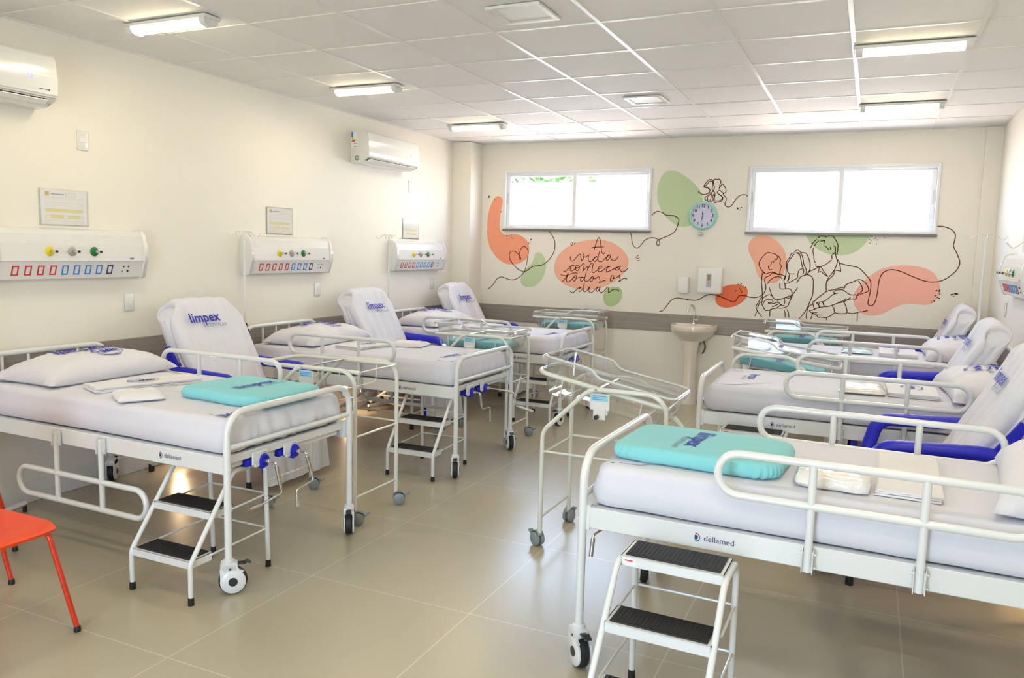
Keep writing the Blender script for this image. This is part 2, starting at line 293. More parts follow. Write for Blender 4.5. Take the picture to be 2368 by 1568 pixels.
LINES=[["line",[1.11,1.831,1.14,1.795,1.175,1.747,1.194,1.7,1.198,1.652,1.19,1.595,1.166,1.541,1.126,1.487,1.086,1.453,1.045,1.427,0.987,1.416,0.934,1.409,0.898,1.388,0.861,1.36,0.824,1.344,0.781,1.348,0.726,1.373,0.682,1.411,0.643,1.454,0.62,1.498,0.619,1.547,0.634,1.572,0.667,1.58,0.705,1.569,0.738,1.54,0.763,1.511,0.769,1.487,0.758,1.482,0.747,1.506,0.746,1.545,0.755,1.584,0.773,1.619,0.805,1.637,0.837,1.623,0.855,1.597,0.86,1.558,0.854,1.499,0.845,1.44,0.834,1.386,0.816,1.342,0.777,1.291,0.73,1.258,0.665,1.237,0.605,1.245,0.561,1.258,0.516,1.267,0.478,1.253,0.446,1.224,0.419,1.183,0.386,1.147,0.342,1.113]],["line",[2.083,1.833,2.104,1.791,2.12,1.706,2.147,1.664,2.18,1.649,2.216,1.678,2.257,1.733,2.318,1.764,2.38,1.762,2.418,1.742,2.429,1.706,2.414,1.682,2.395,1.699,2.406,1.736,2.466,1.767,2.537,1.798,2.595,1.846,2.622,1.918,2.629,1.965,2.6,1.995,2.557,2.009,2.49,2.012,2.44,2.041,2.391,2.053,2.355,2.035,2.325,2.011]],["line",[2.822,2.266,2.842,2.247,2.866,2.235,2.893,2.233,2.92,2.241,2.938,2.258,2.945,2.277,2.936,2.292,2.916,2.304,2.893,2.304,2.879,2.314,2.882,2.331,2.895,2.35,2.913,2.373,2.935,2.388,2.958,2.387,2.972,2.372,2.976,2.349,2.969,2.322,2.966,2.3,2.969,2.28,2.978,2.265]],["line",[2.978,2.265,2.986,2.284,2.989,2.303,2.984,2.33,2.975,2.349,2.976,2.376,2.988,2.393,3.007,2.387,3.03,2.392,3.046,2.382,3.054,2.359,3.044,2.337,3.044,2.31,3.037,2.293]],["line",[3.037,2.293,3.053,2.318,3.067,2.338,3.078,2.338,3.095,2.314,3.109,2.287,3.111,2.26,3.098,2.245,3.081,2.247,3.059,2.266,3.044,2.276,3.029,2.268,3.022,2.251,3.034,2.238,3.058,2.223,3.078,2.203,3.079,2.184,3.061,2.173,3.042,2.165,3.019,2.166,3.0,2.166,2.993,2.185,2.998,2.211,3.0,2.238,2.992,2.257,2.978,2.265]],["line",[2.882,2.325,2.903,2.331,2.921,2.353,2.943,2.372,2.963,2.364,2.973,2.345]],["line",[2.879,2.325,2.901,2.312,2.924,2.3,2.942,2.281]],["line",[2.978,2.265,2.961,2.25,2.961,2.219,2.957,2.189,2.947,2.162,2.932,2.158,2.923,2.181,2.924,2.204,2.94,2.223,2.954,2.242,2.944,2.25,2.928,2.227,2.902,2.204,2.895,2.189,2.912,2.166]],["line",[2.998,2.215,2.989,2.231,2.98,2.227,2.979,2.204,2.984,2.185,2.973,2.166,2.953,2.152]],["line",[2.993,2.185,2.993,2.154,3.005,2.146,3.028,2.152,3.054,2.154,3.073,2.165,3.082,2.192,3.07,2.215,3.042,2.234]],["line",[3.081,2.247,3.092,2.222,3.112,2.203,3.119,2.184,3.113,2.154,3.108,2.131,3.117,2.112,3.14,2.101,3.166,2.108,3.188,2.131,3.208,2.165,3.232,2.199,3.261,2.222,3.297,2.229,3.32,2.223,3.339,2.208]],["line",[2.461,0.958,2.503,0.975,2.549,1.039,2.596,1.096,2.655,1.117,2.74,1.109,2.837,1.099,2.895,1.117,2.952,1.155,3.01,1.172,3.08,1.164,3.163,1.136,3.234,1.108,3.263,1.108,3.283,1.127,3.308,1.171,3.369,1.176,3.408,1.165,3.466,1.16,3.517,1.175,3.553,1.207,3.573,1.251,3.57,1.297,3.558,1.349,3.569,1.376,3.605,1.397,3.629,1.425,3.686,1.41,3.724,1.408,3.759,1.397]],["line",[5.104,1.92,5.155,1.919,5.223,1.893,5.26,1.849,5.262,1.799,5.255,1.737,5.285,1.675,5.319,1.588,5.307,1.525,5.257,1.46,5.183,1.406,5.105,1.39,5.025,1.4,4.931,1.435,4.835,1.477,4.752,1.496,4.693,1.481,4.656,1.442,4.638,1.373,4.633,1.279,4.622,1.19,4.603,1.145,4.578,1.133,4.557,1.149,4.556,1.193,4.566,1.263,4.569,1.326,4.56,1.382,4.526,1.425,4.482,1.474,4.445,1.504,4.392,1.518,4.321,1.531,4.264,1.546]],["line",[3.675,1.593,3.642,1.622,3.604,1.629,3.569,1.632,3.536,1.606,3.504,1.559,3.49,1.516,3.506,1.473,3.53,1.441,3.553,1.422,3.563,1.412,3.598,1.424,3.622,1.434,3.654,1.426,3.686,1.414,3.702,1.421,3.703,1.44,3.708,1.46,3.706,1.48,3.717,1.493,3.698,1.522,3.701,1.564,3.688,1.59,3.675,1.603]],["line",[3.596,1.502,3.586,1.489,3.595,1.463,3.612,1.454,3.624,1.464]],["line",[3.618,1.542,3.605,1.503]],["line",[3.655,1.573,3.629,1.53]],["line",[3.676,1.59,3.659,1.557]],["line",[3.553,1.422,3.531,1.415,3.528,1.362,3.528,1.315,3.538,1.249,3.545,1.183,3.545,1.13,3.544,1.097,3.569,1.051,3.586,1.032,3.627,1.036]],["line",[3.588,1.311,3.609,1.345,3.639,1.372,3.669,1.385,3.707,1.385,3.73,1.366]],["line",[3.606,1.276,3.629,1.214,3.651,1.172,3.683,1.15,3.721,1.155,3.764,1.171,3.8,1.189,3.827,1.197,3.836,1.227,3.824,1.255,3.801,1.268,3.72,1.264,3.711,1.323]],["line",[3.779,1.175,3.801,1.172,3.822,1.177,3.827,1.197]],["line",[3.759,1.397,3.749,1.364,3.75,1.337,3.762,1.305,3.767,1.269]],["line",[3.547,1.15,3.568,1.174,3.608,1.198,3.64,1.188]],["line",[3.554,1.091,3.565,1.124,3.595,1.147,3.633,1.148,3.653,1.132,3.641,1.118,3.607,1.113,3.623,1.104,3.661,1.109,3.704,1.125]],["line",[3.65,1.072,3.711,1.105]],["line",[3.695,1.065,3.737,1.1]],["line",[3.631,0.968,3.629,1.028,3.639,1.047,3.695,1.062,3.751,1.065,3.8,1.09,3.816,1.131,3.848,1.217,3.887,1.281]],["line",[3.694,1.138,3.73,1.103,3.759,1.091,3.769,1.128,3.763,1.167]],["line",[3.542,1.177,3.519,1.135,3.493,1.087,3.488,1.06,3.503,1.021,3.528,0.989,3.552,0.96]],["line",[3.503,1.021,3.489,0.994,3.481,0.966]],["line",[3.543,1.117,3.521,1.109,3.51,1.082,3.502,1.048]],["line",[3.766,1.052,3.779,1.017,3.785,0.971]],["line",[3.796,1.054,3.814,1.019,3.82,0.97]],["line",[3.833,1.646,3.862,1.672,3.895,1.644,3.944,1.636,3.968,1.598,3.99,1.534,3.991,1.47,3.97,1.421]],["line",[3.834,1.638,3.801,1.622,3.788,1.586,3.765,1.547,3.762,1.488,3.764,1.423,3.758,1.37,3.752,1.357]],["line",[3.832,1.626,3.801,1.58,3.773,1.527,3.774,1.462,3.795,1.424,3.847,1.423]],["line",[3.846,1.638,3.884,1.621,3.9,1.57,3.916,1.506,3.934,1.461,3.93,1.422]],["line",[3.858,1.64,3.902,1.625,3.921,1.571,3.933,1.519,3.958,1.469,3.96,1.436,3.946,1.416]],["line",[3.921,1.477,3.888,1.46,3.879,1.414,3.875,1.381,3.839,1.357,3.797,1.329,3.758,1.319]],["line",[3.797,1.421,3.798,1.378,3.781,1.339]],["line",[3.787,1.404,3.79,1.346]],["line",[3.875,1.333,3.899,1.382,3.922,1.403,3.976,1.418,4.014,1.4,4.032,1.362,4.036,1.291,4.035,1.219,4.012,1.141,3.997,1.094,3.965,1.027,3.922,0.966]],["line",[4.041,1.122,4.009,1.098,3.993,1.055,3.989,1.009,3.99,0.97]],["line",[3.986,1.688,4.004,1.74,4.038,1.78]],["line",[4.046,1.791,4.072,1.81,4.101,1.811,4.132,1.802]],["line",[4.137,1.809,4.172,1.82,4.197,1.8,4.233,1.744,4.242,1.706,4.238,1.627]],["line",[4.021,1.711,4.034,1.74,4.06,1.763]],["line",[4.074,1.76,4.113,1.768]],["line",[4.113,1.768,4.109,1.737]],["line",[4.115,1.718,4.139,1.698,4.161,1.673]],["line",[4.168,1.705,4.177,1.676]],["line",[4.194,1.715,4.215,1.709,4.221,1.668,4.208,1.639,4.194,1.63]],["line",[4.018,1.698,4.009,1.663,4.021,1.612,4.027,1.567,4.042,1.541]],["line",[4.045,1.529,4.053,1.503,4.092,1.505,4.144,1.532,4.191,1.575]],["line",[4.19,1.623,4.194,1.585]],["line",[4.222,1.655,4.231,1.605,4.246,1.561,4.23,1.49,4.198,1.432,4.166,1.38,4.157,1.328,4.162,1.258]],["line",[4.238,1.586,4.26,1.561,4.275,1.511,4.285,1.462]],["line",[4.285,1.462,4.261,1.469,4.234,1.471]],["line",[4.222,1.468,4.219,1.426,4.178,1.38,4.161,1.354]],["line",[4.086,1.504,4.069,1.443]],["line",[4.069,1.443,4.098,1.454,4.126,1.433,4.164,1.405]],["line",[4.095,1.502,4.124,1.461,4.167,1.408]],["line",[3.986,1.453,4.039,1.478,4.08,1.502]],["line",[3.986,1.453,3.975,1.43]],["line",[4.06,1.156,4.082,1.183,4.128,1.224,4.162,1.254,4.203,1.272,4.232,1.274]],["line",[4.241,1.271,4.285,1.279,4.321,1.277,4.358,1.25,4.394,1.233,4.426,1.235]],["line",[4.232,1.277,4.267,1.291,4.307,1.302,4.331,1.297]],["line",[4.326,1.284,4.335,1.323,4.363,1.346,4.403,1.363,4.448,1.387,4.483,1.382,4.519,1.356,4.548,1.306,4.545,1.275,4.498,1.251,4.45,1.226]],["line",[4.451,1.375,4.48,1.335,4.495,1.292,4.48,1.259,4.449,1.239]],["line",[4.426,1.235,4.447,1.232,4.448,1.207,4.435,1.192,4.414,1.193,4.368,1.184,4.323,1.156,4.277,1.144,4.225,1.119,4.166,1.1]],["line",[4.282,1.151,4.322,1.169,4.353,1.196]],["line",[4.331,1.163,4.368,1.184,4.393,1.211]],["line",[4.066,1.159,4.045,1.149,4.043,1.132,4.052,1.097,4.062,1.072]],["line",[4.073,1.137,4.097,1.145,4.139,1.153,4.173,1.174,4.212,1.215,4.235,1.232,4.27,1.246]],["line",[4.233,1.261,4.241,1.232]],["line",[4.077,1.134,4.095,1.122,4.109,1.097,4.127,1.095,4.151,1.106,4.136,1.147]],["line",[4.099,1.119,4.103,1.139]],["line",[4.136,1.147,4.15,1.112,4.166,1.1]],["line",[4.112,1.097,4.071,1.075,4.027,1.057,4.015,1.05,4.044,1.032,4.092,1.041]],["line",[4.044,1.032,4.075,1.014,4.121,1.013]],["line",[4.088,1.011,4.104,0.99,4.137,0.993,4.179,0.991,4.22,1.013,4.254,1.044]],["line",[4.225,1.119,4.245,1.088,4.256,1.05,4.295,1.039,4.363,1.046,4.366,1.082,4.348,1.132,4.328,1.163]],["line",[4.374,1.052,4.424,1.048,4.464,1.059,4.499,1.07]],["line",[4.51,1.071,4.558,1.084]],["line",[4.465,1.055,4.469,0.97]],["line",[4.184,0.991,4.183,0.965]],["line",[4.044,1.028,4.041,0.999,4.033,0.966]],["text",[1.677,1.617,1.69,1.663,1.705,1.719,1.719,1.75,1.733,1.756,1.746,1.725,1.758,1.659,1.769,1.597,1.785,1.575,1.799,1.581,1.81,1.598]],["text",[1.652,1.643,1.72,1.651,1.791,1.653]],["text",[1.394,1.536,1.395,1.503,1.411,1.483,1.432,1.489,1.461,1.522,1.496,1.559,1.516,1.56,1.522,1.529,1.529,1.498,1.541,1.498,1.558,1.53,1.56,1.555,1.55,1.564,1.545,1.547,1.564,1.533,1.587,1.539,1.614,1.554,1.609,1.52,1.619,1.489,1.637,1.481,1.661,1.499,1.689,1.533,1.715,1.544]],["text",[1.721,1.54,1.689,1.528,1.675,1.499,1.691,1.486,1.714,1.506,1.73,1.551,1.744,1.608]],["text",[1.727,1.546,1.729,1.506,1.744,1.487,1.774,1.488,1.796,1.508,1.83,1.543,1.862,1.56]],["text",[1.876,1.566,1.847,1.563,1.825,1.532,1.832,1.504,1.855,1.516,1.879,1.566]],["text",[1.876,1.561,1.88,1.527,1.902,1.506,1.931,1.507,1.953,1.529,1.967,1.553]],["text",[1.314,1.371,1.327,1.36,1.351,1.373,1.386,1.411,1.422,1.435,1.443,1.43]],["text",[1.443,1.43,1.416,1.432,1.396,1.4,1.4,1.374,1.418,1.369,1.448,1.39,1.478,1.408]],["text",[1.495,1.434,1.471,1.436,1.459,1.408,1.47,1.377,1.491,1.377,1.505,1.403,1.501,1.426,1.489,1.434]],["text",[1.459,1.413,1.49,1.409,1.525,1.432,1.557,1.462,1.564,1.434,1.554,1.377,1.575,1.4,1.609,1.429,1.607,1.381,1.622,1.419,1.644,1.459,1.662,1.466,1.671,1.454,1.664,1.409,1.662,1.375,1.678,1.358,1.701,1.37,1.736,1.4,1.759,1.412,1.776,1.429,1.767,1.437,1.741,1.422,1.73,1.394,1.743,1.375,1.772,1.376,1.806,1.402,1.841,1.426,1.867,1.432]],["text",[1.873,1.429,1.852,1.433,1.833,1.403,1.834,1.378,1.854,1.378,1.889,1.394,1.935,1.417,1.975,1.43]],["text",[1.846,1.378,1.832,1.364]],["text",[1.997,1.445,1.974,1.436,1.943,1.423,1.938,1.404,1.953,1.396,1.981,1.413,2.0,1.447]],["text",[1.989,1.43,1.993,1.397,2.017,1.381,2.046,1.388,2.068,1.405,2.084,1.425]],["text",[1.278,1.33,1.304,1.313,1.347,1.315,1.401,1.334,1.456,1.349,1.489,1.343]],["text",[1.37,1.353,1.365,1.318,1.336,1.277,1.299,1.238]],["text",[1.365,1.318,1.354,1.278,1.358,1.246,1.38,1.241,1.41,1.263,1.445,1.293]],["text",[1.463,1.319,1.445,1.31,1.434,1.281,1.441,1.255,1.462,1.265,1.476,1.294,1.472,1.317,1.463,1.319]],["text",[1.445,1.299,1.482,1.291,1.518,1.298,1.554,1.303]],["text",[1.569,1.3,1.536,1.296,1.526,1.267,1.538,1.254,1.561,1.274,1.581,1.309,1.591,1.355]],["text",[1.575,1.303,1.577,1.269,1.592,1.256,1.622,1.268,1.656,1.301]],["text",[1.68,1.313,1.656,1.306,1.642,1.278,1.652,1.258,1.672,1.27,1.686,1.302,1.677,1.313]],["text",[1.656,1.301,1.698,1.291,1.722,1.303,1.745,1.315,1.758,1.282,1.762,1.26,1.748,1.251,1.783,1.26,1.806,1.273,1.826,1.276]],["text",[1.903,1.338,1.887,1.309,1.883,1.276,1.9,1.271,1.919,1.3,1.921,1.328,1.906,1.338]],["text",[1.892,1.31,1.928,1.303,1.962,1.318,1.99,1.341,1.985,1.319,1.998,1.291,1.981,1.271,1.998,1.277,2.026,1.301,2.055,1.308,2.081,1.301]],["text",[1.405,1.142,1.415,1.125,1.439,1.12,1.469,1.145,1.504,1.175,1.534,1.188]],["text",[1.543,1.188,1.517,1.17,1.512,1.141,1.53,1.139,1.553,1.171,1.57,1.212,1.574,1.249]],["text",[1.561,1.189,1.566,1.149,1.585,1.136,1.614,1.157,1.639,1.195,1.632,1.163,1.639,1.135,1.663,1.131,1.692,1.155,1.72,1.184,1.75,1.197]],["text",[1.764,1.2,1.738,1.191,1.721,1.162,1.734,1.148,1.757,1.169,1.767,1.203]],["text",[1.762,1.192,1.757,1.158,1.776,1.136,1.805,1.148,1.833,1.178,1.853,1.204,1.866,1.174,1.864,1.14,1.881,1.146,1.91,1.17,1.944,1.18,1.974,1.178,1.991,1.16]],["text",[1.616,1.567,1.621,1.564]],["text",[1.64,1.217,1.646,1.214]],["line",[1.387,1.685,1.408,1.657]],["line",[1.409,1.701,1.421,1.663]],["line",[1.444,1.702,1.436,1.674]],["line",[2.165,1.538,2.195,1.569]],["line",[2.18,1.529,2.21,1.542]],["line",[2.181,1.508,2.214,1.512]]]
DOTS=[[0.33,2.22,0.0086,0.0159,-15],[0.403,2.191,0.0049,0.0098,30],[0.493,2.041,0.0086,0.0061,30],[0.484,2.015,0.0037,0.0037,0],[0.311,1.812,0.0037,0.0037,0],[0.326,1.792,0.0074,0.0043,0],[0.576,1.794,0.0031,0.0055,30],[0.593,1.786,0.0031,0.0043,0],[0.569,1.763,0.0037,0.0067,30],[0.591,1.763,0.0037,0.0067,0],[0.614,1.77,0.0031,0.0049,0],[0.641,1.771,0.0037,0.0055,30],[0.644,1.735,0.0037,0.0055,0],[0.661,1.729,0.0043,0.0055,30],[0.893,1.721,0.0135,0.0061,40],[0.887,1.698,0.0037,0.0055,0],[0.864,1.677,0.008,0.0055,-30],[0.904,1.676,0.0031,0.0031,0],[0.423,1.916,0.0049,0.0031,0],[3.242,2.086,0.0081,0.0114,10],[3.277,2.093,0.0114,0.0065,35],[3.272,2.072,0.0065,0.0045,30],[3.291,1.292,0.0044,0.0089,-30],[3.325,1.302,0.0044,0.0103,-30],[3.311,1.288,0.0059,0.0059,0],[3.31,1.248,0.0059,0.0074,40],[3.322,1.232,0.0059,0.0089,-30],[3.27,1.222,0.0059,0.0089,-30],[3.333,1.214,0.0059,0.0089,-30],[3.371,1.261,0.0059,0.0074,0],[5.277,1.277,0.0133,0.0074,20],[5.312,1.285,0.0192,0.0089,0],[5.293,1.26,0.0074,0.0044,0],[5.145,1.309,0.0089,0.0059,30],[5.171,1.314,0.0089,0.0059,30],[5.172,1.301,0.0089,0.0059,30],[5.176,1.278,0.0089,0.0059,30],[5.141,1.26,0.0089,0.0059,30],[5.16,1.243,0.0089,0.0059,30],[5.174,1.236,0.0089,0.0059,30],[5.112,1.196,0.0089,0.0059,30],[5.134,1.209,0.0089,0.0059,30],[4.531,1.817,0.0035,0.0063,30],[4.545,1.811,0.0035,0.0063,30],[4.566,1.793,0.0035,0.0063,30],[4.578,1.8,0.0035,0.0063,30],[4.594,1.781,0.0035,0.0063,30],[4.523,1.786,0.0035,0.0063,30],[4.538,1.776,0.0035,0.0063,30],[4.529,1.749,0.0035,0.0063,30],[4.591,1.742,0.0035,0.0063,30],[4.657,1.803,0.0035,0.0063,30]]
# ---------------------------------------------------------------- floor
Mf = mat('porcelain_tile', (0.45, 0.405, 0.290), 0.2, var=0.06, vscale=1.6, spec=0.9)
t = Mf.node_tree; b = t.nodes['Principled BSDF']; base = b.inputs['Base Color'].links[0].from_socket
tc = t.nodes.new('ShaderNodeTexCoord'); sp = t.nodes.new('ShaderNodeSeparateXYZ'); t.links.new(tc.outputs['Object'], sp.inputs[0])
def fmath(op, a, bb=None, c=None):
    n = t.nodes.new('ShaderNodeMath'); n.operation = op
    for i, v in enumerate((a, bb, c)):
        if v is None: continue
        if isinstance(v, (int, float)): n.inputs[i].default_value = v
        else: t.links.new(v, n.inputs[i])
    return n.outputs[0]
def joint(axis, off, s=0.8637, w=0.0028):
    q = fmath('PINGPONG', fmath('SUBTRACT', sp.outputs[axis], off), s/2)
    return fmath('LESS_THAN', q, w)
g = fmath('MAXIMUM', joint(0, 2.1921), joint(1, 1.3149))
mx = t.nodes.new('ShaderNodeMix'); mx.data_type = 'RGBA'; t.links.new(g, mx.inputs[0]); t.links.new(base, mx.inputs[6]); mx.inputs[7].default_value = (0.62, 0.56, 0.46, 1); t.links.new(mx.outputs[2], b.inputs['Base Color'])
# soft streaks inside a tile
n3 = t.nodes.new('ShaderNodeTexNoise'); n3.inputs['Scale'].default_value = 0.9; n3.inputs['Detail'].default_value = 6
mpp = t.nodes.new('ShaderNodeMapping'); mpp.inputs['Scale'].default_value = (0.7, 2.4, 1); t.links.new(tc.outputs['Object'], mpp.inputs[0]); t.links.new(mpp.outputs[0], n3.inputs['Vector'])
rr = t.nodes.new('ShaderNodeMapRange'); rr.inputs['To Min'].default_value = 0.275; rr.inputs['To Max'].default_value = 0.285; t.links.new(n3.outputs['Fac'], rr.inputs['Value']); t.links.new(rr.outputs[0], b.inputs['Roughness'])
YB = -2.4
f = MB().b2((-0.15, YB-0.15, -0.1), (W_+0.15, D_+0.15, 0)).build('floor', Mf, smooth=0, kind='structure')
# ---------------------------------------------------------------- walls
MB().b2((-0.15, YB-0.15, 0), (0, D_+0.15, H_+0.1)).build('wall_left', m_wall, smooth=0, kind='structure')
MB().b2((W_, YB-0.15, 0), (W_+0.15, D_+0.15, H_+0.1)).build('wall_right', m_wall, smooth=0, kind='structure')
WIN = [(0.535, 2.315, 1.842, 2.520), (3.342, 5.100, 1.842, 2.519)]
w = MB()
xs = [0, WIN[0][0], WIN[0][1], WIN[1][0], WIN[1][1], W_]
for i in range(5):
    if i in (1, 3):
        w.b2((xs[i], D_, 0), (xs[i+1], D_+0.15, 1.842)); w.b2((xs[i], D_, 2.52), (xs[i+1], D_+0.15, H_+0.1))
    else: w.b2((xs[i], D_, 0), (xs[i+1], D_+0.15, H_+0.1))
bmesh.ops.remove_doubles(w.bm, verts=w.bm.verts[:], dist=1e-5)
w.build('wall_back', m_wall, smooth=0, kind='structure')
# wall behind the camera; its door opening is added to let sky light in
w = MB(); w.b2((-0.15, YB-0.15, 0), (2.7, YB, H_+0.1)); w.b2((3.9, YB-0.15, 0), (W_+0.15, YB, H_+0.1)); w.b2((2.7, YB-0.15, 2.4), (3.9, YB, H_+0.1))
w.build('wall_front', m_wall, smooth=0, kind='structure')
MB().b2((0, 7.49, 0), (0.238, D_, H_)).build('trim_column_left', m_wall, smooth=0, kind='structure')
MB().b2((5.44, D_-0.035, 0), (W_, D_, H_)).build('trim_column_right', m_wall, smooth=0, kind='structure')
# ---------------------------------------------------------------- ceiling
m_ceil = mat('ceiling_tile', (0.84, 0.82, 0.81), 0.75, bump=0.25, bscale=220, var=0.03, vscale=30)
m_tee = mat('ceiling_tee', (0.78, 0.77, 0.76), 0.3, var=0.01)
MB().b2((-0.15, YB-0.15, H_+0.006), (W_+0.15, D_+0.15, H_+0.1)).build('ceiling', m_ceil, smooth=0, kind='structure')
w = MB()
GX, GY = 0.6288, 7.8101
k = -1
for k in range(0, 9):
    x = GX+0.625*k
    if 0 < x < W_: w.b2((x-0.012, YB, H_), (x+0.012, D_, H_+0.0065))
for r in range(1, 17):
    y = GY-0.625*r
    if y > YB: w.b2((0, y-0.008, H_+0.0015), (W_, y+0.008, H_+0.0068))
w.b2((0, YB, H_), (0.018, D_, H_+0.0065)); w.b2((W_-0.018, YB, H_), (W_, D_, H_+0.0065)); w.b2((0, D_-0.018, H_), (W_, D_, H_+0.0065))
w.build('trim_ceiling_grid', m_tee, smooth=0, kind='structure')
# ---------------------------------------------------------------- wainscot bumper band and baseboards
m_band = mat('bumper_band', (0.36, 0.32, 0.28), 0.45, var=0.5, vscale=3.0, stretch=(0.5, 0.5, 26), bump=0.35, bscale=5, bdist=0.003)
for nm, lo, hi in (('trim_band_left', (0, YB, 0.742), (0.012, 7.49, 0.936)), ('trim_band_right', (W_-0.012, YB, 0.742), (W_, D_-0.035, 0.936)),
                   ('trim_band_back', (0.238, D_-0.012, 0.742), (5.44, D_, 0.936))):
    MB().b2(lo, hi, 0.003, 1).build(nm, m_band, smooth=0, kind='structure')
w = MB(); w.b2((0, 7.478, 0.742), (0.25, 7.49, 0.936)); w.b2((0.238, 7.49, 0.742), (0.25, D_-0.012, 0.936)); w.b2((5.428, D_-0.047, 0.742), (W_-0.012, D_-0.035, 0.936))
w.build('trim_band_columns', m_band, smooth=0, kind='structure')
m_bb = mat('baseboard_white', (0.80, 0.79, 0.76), 0.35, var=0.01)
for nm, lo, hi in (('baseboard_left', (0, YB, 0), (0.015, 7.49, 0.13)), ('baseboard_right', (W_-0.015, YB, 0), (W_, D_-0.035, 0.13)), ('baseboard_back', (0.25, D_-0.015, 0), (5.44, D_, 0.13))):
    MB().b2(lo, hi, 0.004, 1).build(nm, m_bb, smooth=0, kind='structure')
# ---------------------------------------------------------------- windows
m_alu = mat('white_aluminium', (0.80, 0.82, 0.85), 0.3, coat=0.3, var=0.01)
m_granite = mat('grey_granite', (0.22, 0.19, 0.17), 0.3, var=0.6, vscale=160)
for i, (x0, x1, z0, z1) in enumerate(WIN):
    r = empty('window_%d' % (i+1), ((x0+x1)/2, D_, z0), kind='structure'); hw = (x1-x0)/2; h = z1-z0
    def fr(b, a0, a1, c0, c1, y0, y1, t0, t1=None):
        t1 = t1 or t0
        b.b2((a0, y0, c0), (a0+t0, y1, c1), 0.003, 1); b.b2((a1-t0, y0, c0), (a1, y1, c1), 0.003, 1)
        b.b2((a0+t0, y0, c0), (a1-t0, y1, c0+t1), 0.003, 1); b.b2((a0+t0, y0, c1-t1), (a1-t0, y1, c1), 0.003, 1)
    b = MB(); fr(b, -hw, hw, 0, h, -0.022, 0.10, 0.026); b.b2((-hw+0.026, 0.0, h-0.046), (hw-0.026, 0.03, h-0.026)); b.build('window_frame', m_alu, r, smooth=0.4)
    mid = (-0.02 if i == 0 else 0.002)
    b = MB(); fr(b, -hw+0.026, mid+0.03, 0.012, h-0.03, 0.008, 0.036, 0.045, 0.04); s = b.build('sash', m_alu, r, smooth=0.4)
    MB().b2((-hw+0.07, 0.018, 0.05), (mid-0.014, 0.023, h-0.068)).build('pane', m_glass, s, smooth=0)
    MB().b2((-hw+0.036, 0.002, h*0.42), (-hw+0.046, 0.008, h*0.62), 0.002, 1).build('latch', m_greymetal, s)
    b = MB(); fr(b, mid-0.025, hw-0.026, 0.012, h-0.03, 0.044, 0.072, 0.045, 0.04); s = b.build('sash', m_alu, r, smooth=0.4)
    MB().b2((mid+0.02, 0.055, 0.05), (hw-0.07, 0.06, h-0.068)).build('pane', m_glass, s, smooth=0)
    MB().b2((hw-0.05, 0.038, h*0.42), (hw-0.04, 0.044, h*0.62), 0.002, 1).build('latch', m_greymetal, s)
    MB().b2((-hw-0.01, -0.035, -0.024), (hw+0.01, 0.15, -0.001), 0.003, 1).build('granite_sill', m_granite, r, smooth=0)
# ---------------------------------------------------------------- mural painted on the back wall
def paint(name, col): return mat(name, col, 0.6, var=0.03, vscale=3, bump=0.06, bscale=300)
PC = {'orange': paint('mural_orange', srgb(246, 160, 126)), 'peach': paint('mural_peach', srgb(247, 182, 156)), 'salmon': paint('mural_salmon', srgb(247, 182, 164)),
      'red': paint('mural_red', srgb(240, 116, 72)), 'green': paint('mural_green', srgb(192, 210, 168)), 'green2': paint('mural_leaf_green', srgb(178, 202, 146))}
mi = bpy.data.materials.new('mural_ink'); mi.use_nodes = True; t = mi.node_tree; t.nodes.clear()
o_ = t.nodes.new('ShaderNodeOutputMaterial'); tr = t.nodes.new('ShaderNodeBsdfTransparent'); nz = t.nodes.new('ShaderNodeTexNoise'); nz.inputs['Scale'].default_value = 20
mx = t.nodes.new('ShaderNodeMix'); mx.data_type = 'RGBA'; mx.inputs[6].default_value = (0.30, 0.17, 0.12, 1); mx.inputs[7].default_value = (0.36, 0.20, 0.14, 1); t.links.new(nz.outputs['Fac'], mx.inputs[0]); t.links.new(mx.outputs[2], tr.inputs[0]); t.links.new(tr.outputs[0], o_.inputs[0])
m_mink = mi
mural = empty('wall_mural', (2.8, D_, 0.95), label='hand painted mural of soft coloured shapes, line-drawn family and cursive lettering on the window wall', cat='mural')
mo = Vector((2.8, D_, 0.95))
pairs = lambda l: [(l[i], l[i+1]) for i in range(0, len(l), 2)]
BL = {'orange_left': 'orange boot-shaped patch left of the left window', 'green_left': 'pale green bean-shaped patch', 'peach_oval': 'peach oval behind the lettering', 'green_small': 'small green disc under the lettering',
      'green_clock': 'large pale green patch beside the clock', 'red_small': 'red orange oval beside the towel dispenser', 'peach_baby': 'peach patch behind the baby', 'green_man': 'green half disc behind the man', 'salmon_large': 'large salmon patch on the right'}
for bi, (k, (c, l)) in enumerate(BLOBS.items()):
    pts = smooth_line([Vector((x, 0, z)) for x, z in pairs(l)], 4, True)
    b = MB(); vs = [b.bm.verts.new((p.x-mo.x, -0.0008-0.00005*bi, p.z-mo.z)) for p in pts]
    b.bm.faces.new(vs)
    if b.bm.faces[:][0].normal.y > 0 or True: b.bm.normal_update(); 
    if b.bm.faces[:][0].normal.y > 0: bmesh.ops.reverse_faces(b.bm, faces=b.bm.faces[:])
    bmesh.ops.triangulate(b.bm, faces=b.bm.faces[:])
    b.build('painted_patch', PC[c], mural, smooth=0, recalc=False, label=BL[k])
